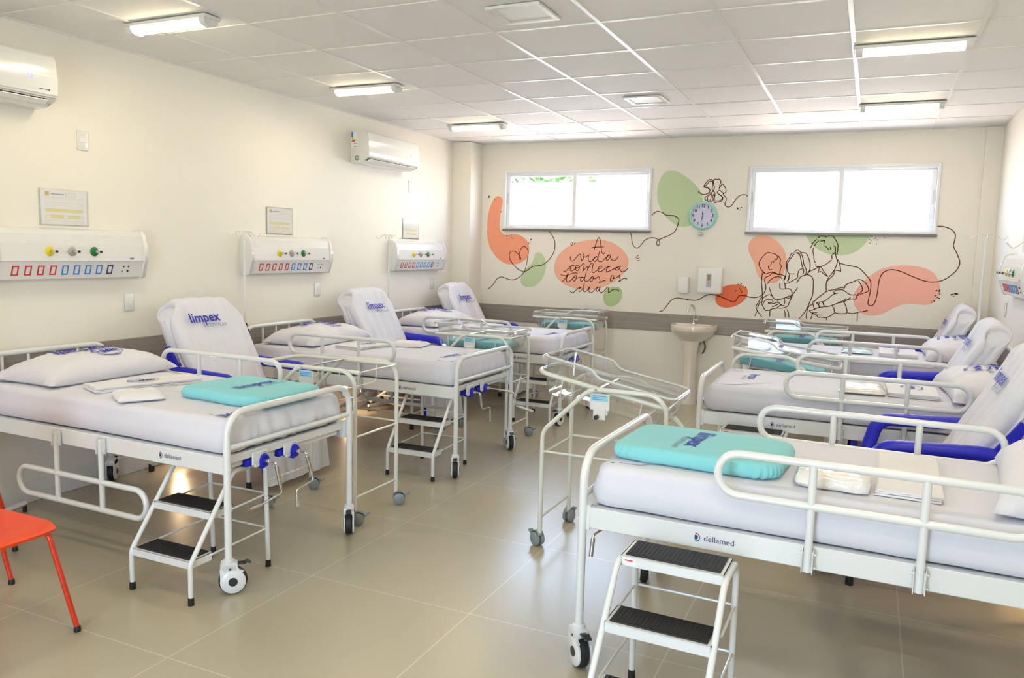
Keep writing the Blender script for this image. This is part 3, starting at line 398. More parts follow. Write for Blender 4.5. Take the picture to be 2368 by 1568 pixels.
def ribbon(b, pts, w, y):
    prev = None; P = pts; n = len(P)
    for i, p in enumerate(P):
        d = (P[min(i+1, n-1)]-P[max(i-1, 0)])
        if d.length < 1e-6: continue
        d.normalize(); q = Vector((-d.z, 0, d.x))*w/2
        cur = [b.bm.verts.new((p.x-mo.x-q.x, y, p.z-mo.z-q.z)), b.bm.verts.new((p.x-mo.x+q.x, y, p.z-mo.z+q.z))]
        if prev: b.bm.faces.new((prev[0], cur[0], cur[1], prev[1]))
        prev = cur
for g_, nm in (('line', 'line_drawing'), ('text', 'cursive_lettering')):
    b = MB(); i = 0
    for g, l in LINES:
        if g != g_: continue
        i += 1
        ribbon(b, smooth_line([Vector((x, 0, z)) for x, z in pairs(l)], 5), 0.0085, -0.0018-0.000004*i)
    b.build(nm, m_mink, mural, smooth=0, recalc=False)
b = MB()
for x, z, rx, rz, a in DOTS:
    ca, sa = math.cos(math.radians(a)), math.sin(math.radians(a)); vs = []
    for k in range(10):
        th = 2*PI*k/10; u, v = rx*math.cos(th), rz*math.sin(th)
        vs.append(b.bm.verts.new((x-mo.x+u*ca-v*sa, -0.0026, z-mo.z+u*sa+v*ca)))
    b.bm.faces.new(list(reversed(vs)))
b.build('paint_specks', mat('speck_paint', (0.05, 0.012, 0.01), 0.6, var=0.1), mural, smooth=0, recalc=False)
# ---------------------------------------------------------------- ceiling lamps
m_lampbody = mat('lamp_housing', (0.75, 0.75, 0.74), 0.4, var=0.02)
m_tube = mat('lamp_diffuser', (0.9, 0.88, 0.8), 0.5, emit=(1.0, 0.86, 0.56), estr=14.0, var=0.01)
def lamp(x, y, label):
    r = empty('ceiling_lamp', (x, y, H_), label=label, cat='ceiling lamp', group='batten lamps on the ceiling')
    MB().b2((-0.315, -0.062, -0.020), (0.315, 0.062, 0.0), 0.006, 1).build('housing', m_lampbody, r)
    prof = [(-0.048, -0.016), (-0.046, -0.032), (-0.034, -0.047), (-0.015, -0.054), (0.015, -0.054), (0.034, -0.047), (0.046, -0.032), (0.048, -0.016)]
    MB().prism(prof, -0.262, 0.262, 'X').build('diffuser', m_tube, r)
    prof2 = [(a*1.12, c*1.08 if c < -0.02 else c) for a, c in prof]
    for sx in (-1, 1): MB().prism(prof2, sx*0.262, sx*0.30, 'X').build('end_cap', m_lampbody, r)
    l = area('lamp_light', (x, y, H_-0.062), (0, 0, 0), 0.52, 0.09, LAMP_POWER, (1.0, 0.88, 0.66)); l.data.spread = PI
    # glow thrown up on the ceiling tile by the curved diffuser
    return r
for y, s in ((2.60, 'nearest lit batten ceiling lamp on the left, before the near air conditioner'), (4.48, 'middle lit batten ceiling lamp of the left row, before the far air conditioner'), (6.38, 'farthest lit batten ceiling lamp of the left row, near the left window')):
    lamp(0.88, y, s)
for y, s in ((4.42, 'larger looking lit batten ceiling lamp of the right row'), (6.34, 'smaller looking lit batten ceiling lamp of the right row, nearest the right window')):
    lamp(4.69, y, s)
for x, y in ((4.69, 2.5), (0.88, 0.7), (4.69, 0.6), (2.8, 0.7), (0.88, -1.2), (4.69, -1.3)):
    lamp(x, y, 'lit batten ceiling lamp in the part of the ward behind the picture')
for x, y, s in ((2.815, 3.127, 'square white ceiling panel fixture, unlit, nearer and larger looking'), (2.815, 5.60, 'square white ceiling panel fixture, unlit, farther from the camera')):
    r = empty('ceiling_panel', (x, y, H_), label=s, cat='ceiling panel', group='square ceiling panels')
    b = MB(); a, c = 0.152, 0.120
    b.b2((-a, -a, -0.012), (a, -c, 0.002), 0.002, 1); b.b2((-a, c, -0.012), (a, a, 0.002), 0.002, 1); b.b2((-a, -c, -0.012), (-c, c, 0.002), 0.002, 1); b.b2((c, -c, -0.012), (a, c, 0.002), 0.002, 1)
    b.build('frame', m_plastic, r, smooth=0); MB().b2((-c, -c, -0.006), (c, c, 0.002)).build('diffuser', m_matte, r, smooth=0)
# ---------------------------------------------------------------- hospital bed, local frame: foot posts at x=0, head posts at x=-1.938, y across
HW = 0.446
def caster_bm():
    cover = MB()      # white twin cover: two side discs, top housing and collar; wheel axle along local y, trail along +x
    for s in (-1, 1):
        cover.lathe([(0.0, 0.0), (0.050, 0.0), (0.056, 0.004), (0.056, 0.010), (0.0, 0.010)], (0.018, s*0.024-0.005, 0.064), 'Y', 22)
        cover.prism([(-0.036, 0.06), (-0.038, 0.125), (-0.030, 0.150), (0.030, 0.150), (0.046, 0.120), (0.066, 0.112), (0.052, 0.098), (0.060, 0.06)], s*0.024-0.004, s*0.024+0.004, 'Y')
    cover.b2((-0.036, -0.028, 0.112), (0.040, 0.028, 0.152), 0.008, 2)
    cover.lathe([(0.026, 0.150), (0.026, 0.162), (0.018, 0.166), (0.018, 0.17)], (0, 0, 0), 'Z', 18)
    tyre = MB().lathe([(0.040, -0.017), (0.056, -0.017), (0.062, -0.012), (0.064, 0), (0.062, 0.012), (0.056, 0.017), (0.040, 0.017)], (0.018, 0, 0.064), 'Y', 28)
    hub = MB()
    for s in (-1, 1): hub.lathe([(0.0, -0.001), (0.020, -0.001), (0.020, 0.002), (0.0, 0.002)], (0.018, s*0.0305, 0.064), 'Y', 16)
    for s in (-1, 1): hub.lathe([(0.0, -0.001), (0.005, -0.001), (0.005, 0.002), (0.0, 0.002)], (0.006, s*0.029, 0.125), 'Y', 10)
    ped = MB().b2((0.040, -0.014, 0.138), (0.075, 0.014, 0.146), 0.003, 1); ped.box((0.082, 0, 0.147), (0.03, 0.03, 0.007), 0.002, Matrix.Rotation(0.35, 4, 'Y'), 1)
    return cover, tyre, hub, ped
_cz = None
def bed_caster(parent, x, y, ang):
    global _cz
    if _cz is None:
        cover, tyre, hub, ped = caster_bm()
        c = cover.build('caster', m_white, parent, smooth=0.6)
        a = tyre.build('tyre', m_black, c); h = hub.build('hub_cap', m_dark, c); p = ped.build('brake_pedal', m_dark, c); _cz = c
    else: c = copy_tree(_cz, parent)
    c.location = (x, y, 0); c.rotation_euler = (0, 0, ang)
    return c
def rail_loop(zt, zb):
    q = [(-0.978-0.477, 0, zb), (-0.978+0.477, 0, zb), (-0.978+0.477, 0, zt), (-0.978-0.477, 0, zt)]
    return fillet(q, 0.072, 7, True)
_rails = {}
def side_rail(parent, side, up):
    key = up
    y = side*(HW+0.020)
    if key not in _rails:
        b = MB(); zt, zb = (0.922, 0.776) if up else (0.405, 0.264)
        b.tube(rail_loop(zt, zb), 0.0145, 12, closed=True)
        for s in (-1, 1):
            x = -0.978+s*0.167
            if up: b.tube([(x, 0, 0.552), (x, 0, zt)], 0.0135, 12)
            else: b.tube([(x, 0, zb), (x, 0, 0.60)], 0.0135, 12)
        o = b.build('side_rail', m_white, parent, smooth=0.8)
        for s in (-1, 1):
            x = -0.978+s*0.167; g = MB()
            for q in (-1, 1): g.b2((x+q*0.017-0.0015, -0.016, 0.548), (x+q*0.017+0.0015, 0.014, 0.628), 0.001, 1)
            g.b2((x-0.017, 0.0, 0.550), (x+0.017, 0.003, 0.62))
            for z in (0.567, 0.612): g.cyl((x-0.026, 0.0, z), (x+0.026, 0.0, z), 0.004, 8)
            g.build('hinge_bracket', m_white if up else m_plastic, o, smooth=0.6)
        _rails[key] = o
    else: o = copy_tree(_rails[key], parent)
    o.location = (0, y, 0)
    return o
def deco_dellamed(parent, x, y, z, flip):
    fn = (lambda a, c: (x+a, y, z+c)) if not flip else (lambda a, c: (x-a, y, z+c))
    text_on('dellamed', 0.030, fn, 'maker_lettering', m_navy, parent, bold=0.0, dx=0.014)
    def arc(matr, a0, a1, r, w, nm, dxx=-0.068):
        b = MB(); ring_on(b, r, r, w, fn, a0, a1, 10, cx=dxx, cy=0); return b.build(nm, matr, parent, smooth=0, recalc=False)
    b = MB(); vs = [b.bm.verts.new(fn(-0.072, -0.0085))]
    for k in range(9):
        a = -PI/2+PI*k/8; vs.append(b.bm.verts.new(fn(-0.068+0.0085*math.cos(a), 0.0085*math.sin(a))))
    vs.append(b.bm.verts.new(fn(-0.072, 0.0085))); b.bm.faces.new(vs); b.build('maker_emblem', m_navy, parent, smooth=0, recalc=False)
    arc(m_red, 0.5, 1.7, 0.0145, 0.004, 'maker_emblem'); arc(m_green, -1.7, -0.5, 0.0145, 0.004, 'maker_emblem'); arc(m_skyblue, -0.4, 0.4, 0.0145, 0.004, 'maker_emblem')
_bed0 = {}
def bed(name, loc, rz, label, near_up, far_up, near, casters, logo_x, crank):
    """near = -1 or +1: the long side that faces the camera"""
    r = empty('hospital_bed', loc, rz, label, 'hospital bed', 'hospital beds in two rows')
    if not _bed0:
        b = MB(); b.tube(fillet([(0, -HW, 0.165), (0, -HW, 0.838), (0, HW, 0.838), (0, HW, 0.165)], 0.11, 8), 0.0165, 14)
        b.tube([(0, -HW+0.01, 0.678), (0, HW-0.01, 0.678)], 0.0125, 12)
        for s in (-1, 1):
            b.b2((-0.030, s*(HW-0.022)-0.004, 0.545), (-0.012, s*(HW-0.002)+0.004, 0.642), 0.002, 1); b.cyl((-0.002, s*HW, 0.585), (0.020, s*HW, 0.585), 0.005, 8)
            b.lathe([(0.0, 0.16), (0.011, 0.16), (0.011, 0.19), (0.0, 0.19)], (0, s*HW, 0), 'Z', 10)
        fb = b.build('footboard', m_white, r)
        b = MB(); hx = -1.938
        b.tube(fillet([(hx, -HW, 0.165), (hx, -HW, 0.932), (hx, HW, 0.932), (hx, HW, 0.165)], 0.11, 8), 0.0165, 14)
        b.tube([(hx, -HW+0.01, 0.60), (hx, HW-0.01, 0.60)], 0.0125, 10)
        for yy in (-0.235, -0.08, 0.08, 0.235): b.tube([(hx, yy, 0.60), (hx, yy, 0.93)], 0.009, 10)
        hb = b.build('headboard', m_white, r)
        b = MB()
        for s in (-1, 1): b.box((0, 0, 0), (0.001, 0.001, 0.001))
        b = MB(); 
        b.b2((-1.92, -0.018, 0.553), (-0.015, 0.0, 0.634), 0.003, 1); b.b2((-1.92, -0.0, 0.553), (-0.015, 0.022, 0.557)); b.b2((-1.92, 0.0, 0.630), (-0.015, 0.022, 0.634))
        sb = b.build('side_beam', m_white, r, smooth=0.4)
        b = MB(); b.b2((-0.048, -HW+0.02, 0.596), (-0.020, HW-0.02, 0.634), 0.003, 1); b.b2((-0.052, -0.40, 0.566), (-0.046, 0.40, 0.60), 0.001, 1)
        eb = b.build('end_beam', m_white, r, smooth=0.4)
        b = MB(); b.b2((-1.92, -0.42, 0.606), (-0.03, 0.42, 0.632)); 
        for xx in (-0.35, -0.95, -1.35): b.b2((xx-0.02, -0.42, 0.575), (xx+0.02, 0.42, 0.606))
        for yy in (-0.22, 0.0): b.tube([(-0.05, yy, 0.583), (-0.9, yy, 0.583)], 0.011, 8)
        pl = b.build('mattress_platform', m_greymetal, r, smooth=0.5)
        # crank units: white tabs with printed arcs, blue gear housings, chrome shafts
        cs = []
        for yy in (-0.205, 0.01):
            b = MB(); b.b2((-0.016, yy-0.075, 0.557), (-0.008, yy+0.03, 0.622), 0.004, 1); b.b2((-0.016, yy-0.062, 0.545), (-0.008, yy-0.022, 0.57), 0.006, 1); tb = b.build('crank_bracket', m_white, r, smooth=0.5)
            b = MB(); ring_on(b, 0.021, 0.021, 0.0018, lambda a, c: (-0.0072, yy+a, 0.590+c), 0.1, PI-0.1, 12); ring_on(b, 0.011, 0.011, 0.003, lambda a, c: (-0.0072, yy+a, 0.602+c), PI+0.5, 2*PI-0.5, 6)
            b.build('printed_mark', m_dark, tb, smooth=0, recalc=False)
            b = MB(); b.lathe([(0.010, -0.07), (0.034, -0.065), (0.036, -0.012), (0.026, -0.004), (0.026, 0.004)], (0, yy, 0.568), 'X', 18, 1.15); b.b2((-0.055, yy-0.10, 0.552), (-0.02, yy, 0.590), 0.010, 2)
            b.build('gear_housing', m_bluepl, tb)
            cs.append(tb)
        _bed0.update(fb=fb, hb=hb, sb=sb, eb=eb, pl=pl, cs=cs)
        parts_sb = sb
    else:
        for k in ('fb', 'hb', 'eb', 'pl'): copy_tree(_bed0[k], r)
        for c in _bed0['cs']: copy_tree(c, r)
        parts_sb = copy_tree(_bed0['sb'], r)
    # two long beams; the sheet-metal face is outward
    parts_sb.location = (0, -HW+0.018, 0)
    o = parts_sb.copy(); C.objects.link(o); o.parent = r; o.scale = (1, -1, 1); o.location = (0, HW-0.018, 0)
    b2 = parts_sb if near < 0 else o
    d = empty('maker_mark', (0, 0, 0)); d.parent = r
    deco_dellamed(d, logo_x, near*(HW+0.0012), 0.594, near > 0)
    side_rail(r, near, near_up); side_rail(r, -near, far_up)
    for (x, y), a in zip(((0, -HW), (0, HW), (-1.938, -HW), (-1.938, HW)), casters): bed_caster(r, x, y, a)
    for yy, pts in crank:
        b = MB(); b.lathe([(0.006, -0.004), (0.012, 0.0), (0.012, 0.022), (0.007, 0.024)], (0.0, yy, 0.568), 'X', 12)
        P = [Vector((0.02, yy, 0.568))]+[Vector((0.02+p[0], yy+p[1], 0.568+p[2])) for p in pts]
        b.tube(fillet(P, 0.012, 4), 0.0055, 10)
        b.tube([P[1]+(P[2]-P[1])*0.12, P[1]+(P[2]-P[1])*0.78], 0.010, 12)
        b.tube([P[-2]+(P[-1]-P[-2])*0.15, P[-1]], 0.0095, 12)
        b.build('crank_handle', m_chrome, r)
    return r
crA = [(-0.205, [(0.045, 0.0, 0.0), (0.055, 0.03, -0.155), (0.03, -0.075, -0.185), (0.03, -0.16, -0.185)]),
       (0.01, [(0.045, 0.0, 0.0), (0.055, 0.045, -0.150), (0.05, -0.075, -0.17), (0.05, -0.07, -0.255)])]
crB = [(-0.205, [(0.04, 0.0, 0.0), (0.05, 0.02, -0.12), (0.05, 0.15, -0.13), (0.05, 0.155, -0.235)]),
       (0.01, [(0.12, 0.02, -0.01), (0.18, 0.06, -0.03), (0.20, 0.075, -0.13), (0.33, 0.09, -0.16)])]
crC = [(-0.205, [(0.03, 0.0, 0.0), (0.035, 0.0, -0.07), (0.10, 0.01, -0.08), (0.10, 0.012, -0.16)]),
       (0.01, [(0.03, 0.0, 0.0), (0.035, -0.02, -0.09), (0.06, -0.10, -0.09), (0.06, -0.10, -0.17)])]
crD = [(-0.205, [(0.0, 0, -0.03), (-0.02, 0, -0.10), (-0.06, 0.05, -0.11), (-0.06, 0.05, -0.17)]),
       (0.01, [(-0.01, 0, -0.04), (-0.02, 0, -0.12), (0.02, 0.19, -0.135), (0.025, 0.20, -0.225)])]
BEDS = {
 'L1': ((1.992, 2.293, 0), -0.8742), 'L2': ((2.004, 4.419, 0), -0.6176), 'L3': ((2.041, 6.336, 0), 0.077),
 'R1': ((3.635, 2.448, 0), 180-1.437), 'R2': ((3.642, 4.546, 0), 180+0.683), 'R3': ((3.640, 6.531, 0), 180-0.13)}
BL_ = {'L1': 'nearest white hospital bed on the left, its side rail folded down below the frame', 'L2': 'white hospital bed in the middle of the left row, behind the empty bassinet frame',
  'L3': 'white hospital bed at the far end of the left row, under the left window', 'R1': 'white hospital bed nearest the camera on the right, a step stool in front of it',
  'R2': 'white hospital bed in the middle of the right row, behind the empty clear bassinet', 'R3': 'white hospital bed at the far end of the right row, below the painted family'}
CF = {'L1': (0.785, -0.95, 0.3, 2.2), 'L2': (-1.07, -0.9, 0, PI), 'L3': (-1.8, -1.9, 0, PI), 'R1': (1.9, 2.34, 0.3, 0), 'R2': (0.5, 2, 0, 1), 'R3': (0, 1, 2, 3)}
bedo = {}
for k, (loc, a) in BEDS.items():
    near = -1 if k[0] == 'L' else 1
    bedo[k] = bed(k, loc, math.radians(a), BL_[k], k != 'L1', not (k in ('L2', 'L3')), near, CF[k], {'L': -0.40, 'R': -0.50}[k[0]] if k != 'L1' else -0.355, {'L1': crA, 'L2': crB, 'R1': crD}.get(k, crC))
def onbed(k, u, v, z=0.0):
    """world point from bed coordinates (u from the foot posts toward the head, v local y)"""
    loc, a = BEDS[k]; a = math.radians(a); x, y = -u, v
    return Vector((loc[0]+x*math.cos(a)-y*math.sin(a), loc[1]+x*math.sin(a)+y*math.cos(a), z))
# ---------------------------------------------------------------- mattresses with fitted sheet
MT = 0.800
def mattress_bm(seed, nu=96, nv=44):
    L, Wd = 1.872, 0.85; z0, z1 = 0.636, MT
    b = MB()
    def sup(a, n):  # rounded-rect section point on perimeter, a in [0,1) of half-profile
        pass
    # build as closed sweep of the cross-section around a rounded rectangle: rings from bottom centre to top centre
    prof = []   # (inset, z)
    R = 0.045
    prof += [(0.05, z0), (0.02, z0+0.002), (0.0, z0+0.012)]
    for q in range(1, 5): prof.append((-0.012*math.sin(PI*q/5), z0+0.012+(z1-R-z0-0.012)*q/5))
    for q in range(7):
        a = PI/2*q/6; prof.append((R*(1-math.cos(a)), z1-R+R*math.sin(a)))
    prof += [(0.09, z1+0.001), (0.16, z1+0.003)]
    n = 220; hx, hy, cr = L/2, Wd/2, 0.06
    per = []
    def rr(t_):
        # rounded rectangle param by arc-length
        segs = [(hx-cr)*2, PI/2*cr, (hy-cr)*2, PI/2*cr]*2
        tot = sum(segs); s = t_*tot; i = 0
        while s > segs[i]: s -= segs[i]; i += 1
        f = s/segs[i]
        cs = [(hx-cr, -hy+cr), (hx-cr, hy-cr), (-hx+cr, hy-cr), (-hx+cr, -hy+cr)]
        if i == 0: return (-(hx-cr)+f*2*(hx-cr), -hy), (0, -1)
        if i == 2: return (hx, -(hy-cr)+f*2*(hy-cr)), (1, 0)
        if i == 4: return ((hx-cr)-f*2*(hx-cr), hy), (0, 1)
        if i == 6: return (-hx, (hy-cr)-f*2*(hy-cr)), (-1, 0)
        c = cs[(i-1)//2]; a0 = -PI/2+PI/2*((i-1)//2); a = a0+f*PI/2
        return (c[0]+cr*math.cos(a), c[1]+cr*math.sin(a)), (math.cos(a), math.sin(a))
    rings = []
    for (ins, z) in prof:
        ring = []
        for k in range(n):
            (x, y), (nx, ny) = rr(k/n)
            # gathers of the sheet at the foot and head ends
            endw = abs(nx)**2
            wob = 0.0
            hh = (z-z0)/(z1-z0)
            if ins < 0.05:
                wob = endw*0.010*math.sin(y*75+8*noise.noise(Vector((y*9, seed, z*6))))*(1-hh*0.6)+0.008*noise.noise(Vector((x*3+seed, y*3, z*9)))
            ring.append(b.bm.verts.new((x-nx*(ins-wob), y-ny*(ins-wob), z+(0.004*noise.noise(Vector((x*5, y*5, seed))) if hh < 0.1 else 0))))
        rings.append(ring)
    for A, B in zip(rings, rings[1:]):
        for k in range(n): b.bm.faces.new((A[k], A[(k+1) % n], B[(k+1) % n], B[k]))
    b.bm.faces.new(list(reversed(rings[0])))
    # top: shrink inner ring to centre line
    last = rings[-1]
    for f in (0.6, 0.25):
        nr = []
        for v in last:
            nr.append(b.bm.verts.new((v.co.x*(0.5+0.5*f) if f > 0.3 else v.co.x*0.72, v.co.y*f, z1+0.004+0.002*noise.noise(Vector((v.co.x*4, v.co.y*4, seed))))))
        for k in range(n): b.bm.faces.new((last[k], last[(k+1) % n], nr[(k+1) % n], nr[k]))
        last = nr
    b.bm.faces.new(last)
    return b
_ms = [mattress_bm(s) for s in (1.0,)]
mat_me = None
ML = {'L1': 'white sheeted mattress of the left bed whose near rail is folded down', 'L2': 'white sheeted mattress of the middle bed in the left row', 'L3': 'white sheeted mattress of the far bed in the left row',
      'R1': 'white sheeted mattress of the nearest right bed, by the step stool', 'R2': 'white sheeted mattress of the middle right bed, lettering near its foot', 'R3': 'white sheeted mattress of the farthest right bed'}
for k in BEDS:
    if mat_me is None:
        o = _ms[0].build('mattress', m_sheet, None, smooth=1.2); mat_me = o.data
    else:
        o = bpy.data.objects.new('mattress', mat_me); C.objects.link(o)
    p = onbed(k, 0.966, 0); o.location = p; o.rotation_euler = (0, 0, math.radians(BEDS[k][1]))
    tag(o, ML[k], 'mattress', 'mattresses on the hospital beds')
    # printed laundry lettering near the foot end
    u0, v0 = {'L1': (0.10, -0.27), 'L2': (0.24, -0.12), 'L3': (0.24, -0.12), 'R1': (0.1, 0.3), 'R2': (0.26, -0.02), 'R3': (0.25, 0.0)}[k]
    if k != 'R1': limpex_on(o, 0.085, lambda a, c, u0=u0, v0=v0: (0.966-u0-c, v0+a, MT+0.0065), 0)
# ---------------------------------------------------------------- pillows
def pillow_h(s, t, H): 
    e = max(0.0, (1-abs(s)**2.6))*max(0.0, (1-abs(t)**2.6))
    return H*e**0.42
def make_pillow(loc, rz, label, a=0.235, bb=0.40, H=0.125, seed=0.0, logo=True, tilt=0.0):
    b = MB()
    def P(s, t, top):
        x = a*s*(1+0.05*t*t)*(1-0.03*(1-t*t)); y = bb*t*(1+0.05*s*s)*(1-0.03*(1-s*s))
        h = pillow_h(s, t, H); w = 0.012*noise.noise(Vector((x*9+seed, y*9, 0.3)))+0.006*noise.noise(Vector((x*24, y*24+seed, 1.3)))
        edge = min(1, 6*(1-max(abs(s), abs(t))))
        if top: return Vector((x, y, 0.020+h+w*edge))
        return Vector((x, y, 0.020-0.018*min(1, h/H*2.0)))
    n = 34
    T = b.grid(lambda u, v: P(u*2-1, v*2-1, True), n, n+8); B = b.grid(lambda u, v: P(u*2-1, v*2-1, False), n, n+8)
    bmesh.ops.remove_doubles(b.bm, verts=b.bm.verts[:], dist=1e-5)
    o = b.build('pillow', m_pillow, None, smooth=1.4); o.location = loc; o.rotation_euler = (0, tilt, rz)
    tag(o, label, 'pillow', 'white pillows on the hospital beds')
    if logo:
        fn = lambda x, y: P(max(-0.99, min(0.99, x/a)), max(-0.99, min(0.99, y/bb)), True)+Vector((0, 0, 0.0065))
        limpex_on(o, 0.135, lambda q, c: fn(-0.05-c, -0.02+q), 2)
        hmml_on(o, 0.058, lambda q, c: fn(0.085-c, 0.06+q), 2)
    return o
PZ = MT+0.003
PILL = {'L1': (1.56, 0.04, 0.02, 'white printed pillow of the nearest left bed, sagging flat at its near end'), 'L2': (1.57, 0.03, 0.05, 'white printed pillow of the middle left bed, beside the slipcovered recliner'),
        'L3': (1.60, 0.03, 0.0, 'white printed pillow of the far left bed'), 'R1': (1.62, 0.0, -0.1, 'white crumpled pillow cut by the right edge of the photo, on the nearest right bed'),
        'R2': (1.60, 0.0, 0.05, 'white puffed pillow of the middle right bed'), 'R3': (1.60, 0.0, 0.0, 'white puffed pillow of the far right bed')}
for i, (k, (u, v, dr, lab)) in enumerate(PILL.items()):
    p = onbed(k, u, v, PZ)
    make_pillow(p, math.radians(BEDS[k][1])+dr, lab, seed=i*3.1, H=0.13 if k[0] == 'L' else 0.16)
# ---------------------------------------------------------------- folded linen
def linen(name, k, u, v, size, layers, rz, label, cat, group, material=None, logo=None, z=None, wob=0.002, seed=0):
    p = onbed(k, u, v, z if z is not None else MT+0.004); sx, sy, th = size
    b = MB(); lt = th/layers
    for i in range(layers):
        ox, oy = 0.004*math.sin(i*2.1+seed), 0.004*math.cos(i*1.7+seed)
        n0 = len(b.bm.verts)
        r = bmesh.ops.create_grid(b.bm, x_segments=14, y_segments=14, size=0.5)
        top = r['verts']; 
        for q in top:
            q.co = Vector((q.co.x*sx+ox, q.co.y*sy+oy, lt*(i+1)-0.0006+wob*noise.noise(Vector((q.co.x*7+seed, q.co.y*7, i)))))
        ex = bmesh.ops.extrude_face_region(b.bm, geom=list({f for q in top for f in q.link_faces}))
        dn = [g for g in ex['geom'] if isinstance(g, bmesh.types.BMVert)]
        for q in dn: q.co.z = q.co.z-lt+0.0012
    o = b.build(name, material or m_fold, None, smooth=0.5); o.location = p; o.rotation_euler = (0, 0, math.radians(BEDS[k][1])+rz)
    tag(o, label, cat, group)
    fn = lambda q, c: (0.0-c, q, th+0.0035)
    if logo == 'hmml': hmml_on(o, 0.05, fn, 0)
    elif logo == 'limpex': limpex_on(o, 0.06, fn, 0)
    return o
def packet(k, u, v, L, Wd, th, rz, label, material, seed):
    b = MB(); n = 110; rings = []
    for ins, z in [(0.03, 0.0), (0.006, 0.004), (0.0, th*0.3), (0.004, th*0.62), (0.018, th*0.92), (0.05, th)]:
        ring = []
        for q in range(n):
            x, y = rrect(q/n, L/2-ins, Wd/2-ins, 0.028-min(0.02, ins*0.3)); d = max(1e-4, math.hypot(x, y))
            w = 0.004*math.sin(z*420+q*0.05)+0.006*noise.noise(Vector((x*22+seed, y*22, z*30)))
            ring.append(b.bm.verts.new((x+w*x/d, y+w*y/d, z+(0.006*noise.noise(Vector((x*14, y*14+seed, 3))) if z > th*0.5 else 0))))
        rings.append(ring)
    for A, B in zip(rings, rings[1:]):
        for q in range(n): b.bm.faces.new((A[q], A[(q+1) % n], B[(q+1) % n], B[q]))
    b.bm.faces.new(list(reversed(rings[0]))); last = rings[-1]
    for f in (0.82, 0.6, 0.35):
        nr = [b.bm.verts.new((w_.co.x*f/(1 if f == 0.82 else 1), w_.co.y*f, th+0.002+0.007*noise.noise(Vector((w_.co.x*f*20+seed, w_.co.y*f*20, 5))))) for w_ in rings[-1]]
        for q in range(n): b.bm.faces.new((last[q], last[(q+1) % n], nr[(q+1) % n], nr[q]))
        last = nr
    b.bm.faces.new(last)
    o = b.build('folded_gown', material, None, smooth=1.0); o.location = onbed(k, u, v, MT+0.004); o.rotation_euler = (0, 0, math.radians(BEDS[k][1])+rz)
    tag(o, label, 'folded linen', G1)
G1 = 'folded linen laid on the beds'
linen('folded_sheet', 'L1', 1.035, -0.02, (0.20, 0.56, 0.028), 4, -0.35, 'long white folded sheet with blue emblem next to the pillow of the nearest left bed', 'folded sheet', G1, logo='hmml', seed=1)
packet('L1', 0.765, -0.28, 0.25, 0.22, 0.036, -0.55, 'small cream folded gown in front of the long folded sheet, nearest left bed', m_fold, 2)
linen('folded_sheet', 'L2', 1.03, -0.04, (0.26, 0.46, 0.026), 4, -0.15, 'white folded sheet with blue emblem beside the pillow of the middle left bed', 'folded sheet', G1, logo='hmml', seed=3)
packet('L2', 0.80, 0.20, 0.28, 0.24, 0.036, 0.2, 'cream folded gown at the far side of the middle left bed', m_fold, 4)
linen('folded_sheet', 'L3', 1.03, 0.0, (0.24, 0.44, 0.026), 3, -0.1, 'white folded sheet on the far left bed, seen through a clear bassinet', 'folded sheet', G1, logo='hmml', seed=5)
packet('R1', 0.86, 0.235, 0.25, 0.235, 0.056, 0.03, 'plastic wrapped stack of white gowns on the nearest right bed', m_packet, 6)
linen('folded_sheet', 'R1', 1.10, 0.01, (0.20, 0.60, 0.022), 3, 0.0, 'large white folded sheet beside the plastic wrapped gowns, nearest right bed', 'folded sheet', G1, seed=7)
packet('R2', 0.915, 0.20, 0.25, 0.28, 0.040, 0.03, 'plastic wrapped white gowns on the middle right bed', m_packet, 8)
linen('folded_sheet', 'R2', 1.19, 0.05, (0.27, 0.52, 0.026), 3, 0.0, 'white folded sheet between the wrapped gowns and pillow of the middle right bed', 'folded sheet', G1, logo='hmml', seed=9)
m_bluepk = mat('blue_packet', (0.55, 0.78, 0.86), 0.2, bump=0.6, bscale=20, bdist=0.008, coat=0.6, var=0.05)
packet('R3', 0.86, 0.05, 0.24, 0.30, 0.034, 0.0, 'pale blue shiny packet of folded linen on the far right bed', m_bluepk, 10)
linen('folded_sheet', 'R3', 1.17, 0.02, (0.28, 0.46, 0.030), 3, 0.0, 'white folded sheet between blue packet and pillow of the far right bed', 'folded sheet', G1, logo='limpex', seed=11)
